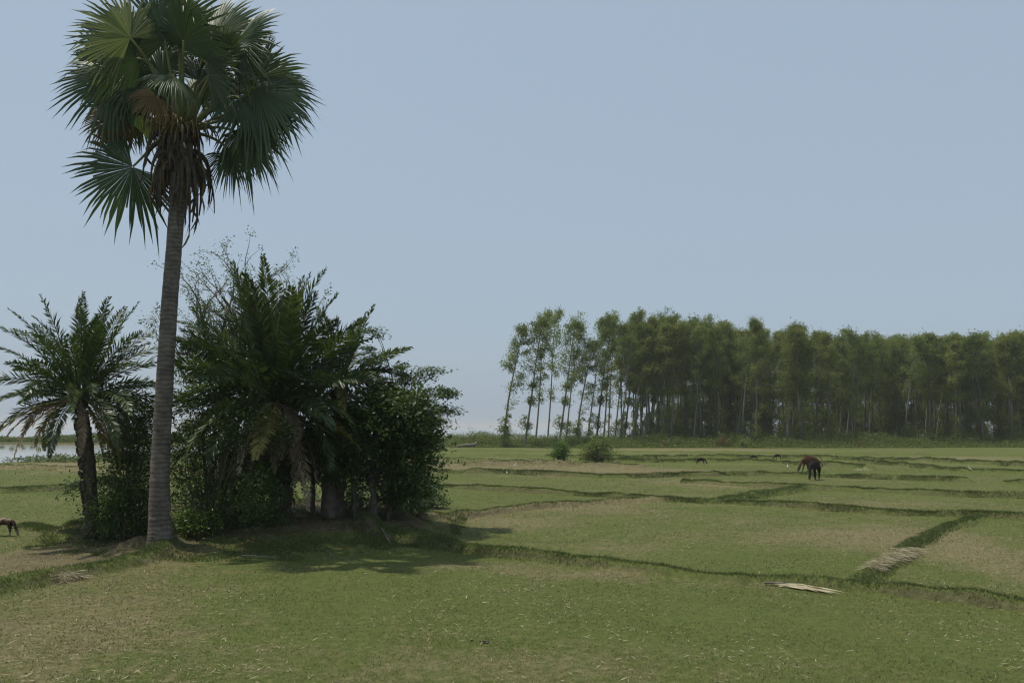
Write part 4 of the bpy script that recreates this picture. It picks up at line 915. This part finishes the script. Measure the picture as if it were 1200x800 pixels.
def stick(u0, v0, u1, v1, r, label, bow=.05):
    p = ground(u0, v0); q = ground(u1, v1); d = np.array(q-p); m = MB(); m.tube(bez([0,0,.015+r], d*.3+[0,.03,bow], d*.7+[0,-.04,bow*.6], d+np.array([0,0,r]), 8), np.linspace(r, r*.5, 8), 6)
    m.tube([d*.5+[0,0,bow*.7], d*.6+[.05,.08,.06]], [r*.5, r*.25], 4)
    o = m.build('stick', M['log'], smooth=True); o.location = p; tag(o, label, 'stick')
stick(384, 648, 393, 658, .012, 'thin pale curved twig in the shadow on the grass', .1)
stick(284, 653, 326, 655, .018, 'flat pale stick lying at the front of the earth mound')
stick(323, 611, 339, 611, .02, 'short pale stick on the bare earth below the thicket')
stick(446, 629, 458, 631, .02, 'short pale stick on the mound near the grey stump trunk')
def fallen_log():
    p = ground(536, 524.5); m = MB(); m.tube([(0,0,.2),(1.0,0,.32),(2.1,.1,.38),(2.4,.1,.7)], [.12,.16,.18,.12], 8); m.tube([(2.0,.1,.3),(2.15,.1,-.1)], [.12,.12], 6); m.tube([(.3,0,.2),(.3,0,-.1)], [.08,.08], 6)
    o = m.build('fallen_log', M['log'], smooth=True); o.location = p; tag(o, 'grey fallen log on the ground before the scrub', 'log')
fallen_log()
def dung():
    rng = np.random.default_rng(2); p = ground(570, 753); m = MB()
    for k in range(9):
        c = np.array([rng.normal(0, .07), rng.normal(0, .05), .008]); r_ = rng.uniform(.008, .018)
        m.tube([c+[-r_,0,0], c, c+[r_,0,0]], [r_*.5, r_, r_*.5], 6)
    o = m.build('dung', M['dung'], smooth=True); o.location = p; tag(o, 'small dark crumbs of dung on the near turf', 'dung')
dung()

# dry leaf litter on the mound
rng = np.random.default_rng(404); n = 16000; cx = rng.uniform(-10.5, -1.0, n); cy = rng.uniform(17, 26.5, n); Z, rid, dr, mo = land(cx, cy)
k = (mo > .05) & (fbm(cx*1.3, cy*1.3, 199) > .46); X, Y, Z = cx[k], cy[k], Z[k]; n = len(X); a = rng.uniform(0, 6.28, n)
D = unit(np.stack([np.cos(a), np.sin(a), rng.uniform(-.05, .3, n)], 1)); S = unit(np.stack([-np.sin(a), np.cos(a), rng.uniform(-.5, .5, n)], 1)); mb = MB()
mb.leaves(np.stack([X, Y, Z+.012], 1), D, S, rng.uniform(.03, .11, n), rng.uniform(.012, .035, n), rng.uniform(0, .8, n))
tag(mb.build('leaf_litter', M['fan_dry']), 'dry brown leaf litter on the earth mound under the thicket', 'leaf litter', kind='stuff')
# ================================================================== HAZE
m, t, o = new_mat('haze')
pv = t.nodes.new('ShaderNodeVolumePrincipled'); pv.inputs['Color'].default_value = (.97, .97, .93, 1); pv.inputs['Density'].default_value = .00035; pv.inputs['Anisotropy'].default_value = .2
t.links.new(pv.outputs[0], o.inputs['Volume'])
mb = MB(); x0, x1, y0, y1, z0, z1 = -9500, 9500, -300, 9500, -2.2, 21
mb.add([(x0,y0,z0),(x1,y0,z0),(x1,y1,z0),(x0,y1,z0),(x0,y0,z1),(x1,y0,z1),(x1,y1,z1),(x0,y1,z1)], [(3,2,1,0),(4,5,6,7),(0,1,5,4),(1,2,6,5),(2,3,7,6),(3,0,4,7)])
tag(mb.build('haze', m), 'thin pale haze in the air over the fields', 'haze', kind='stuff')
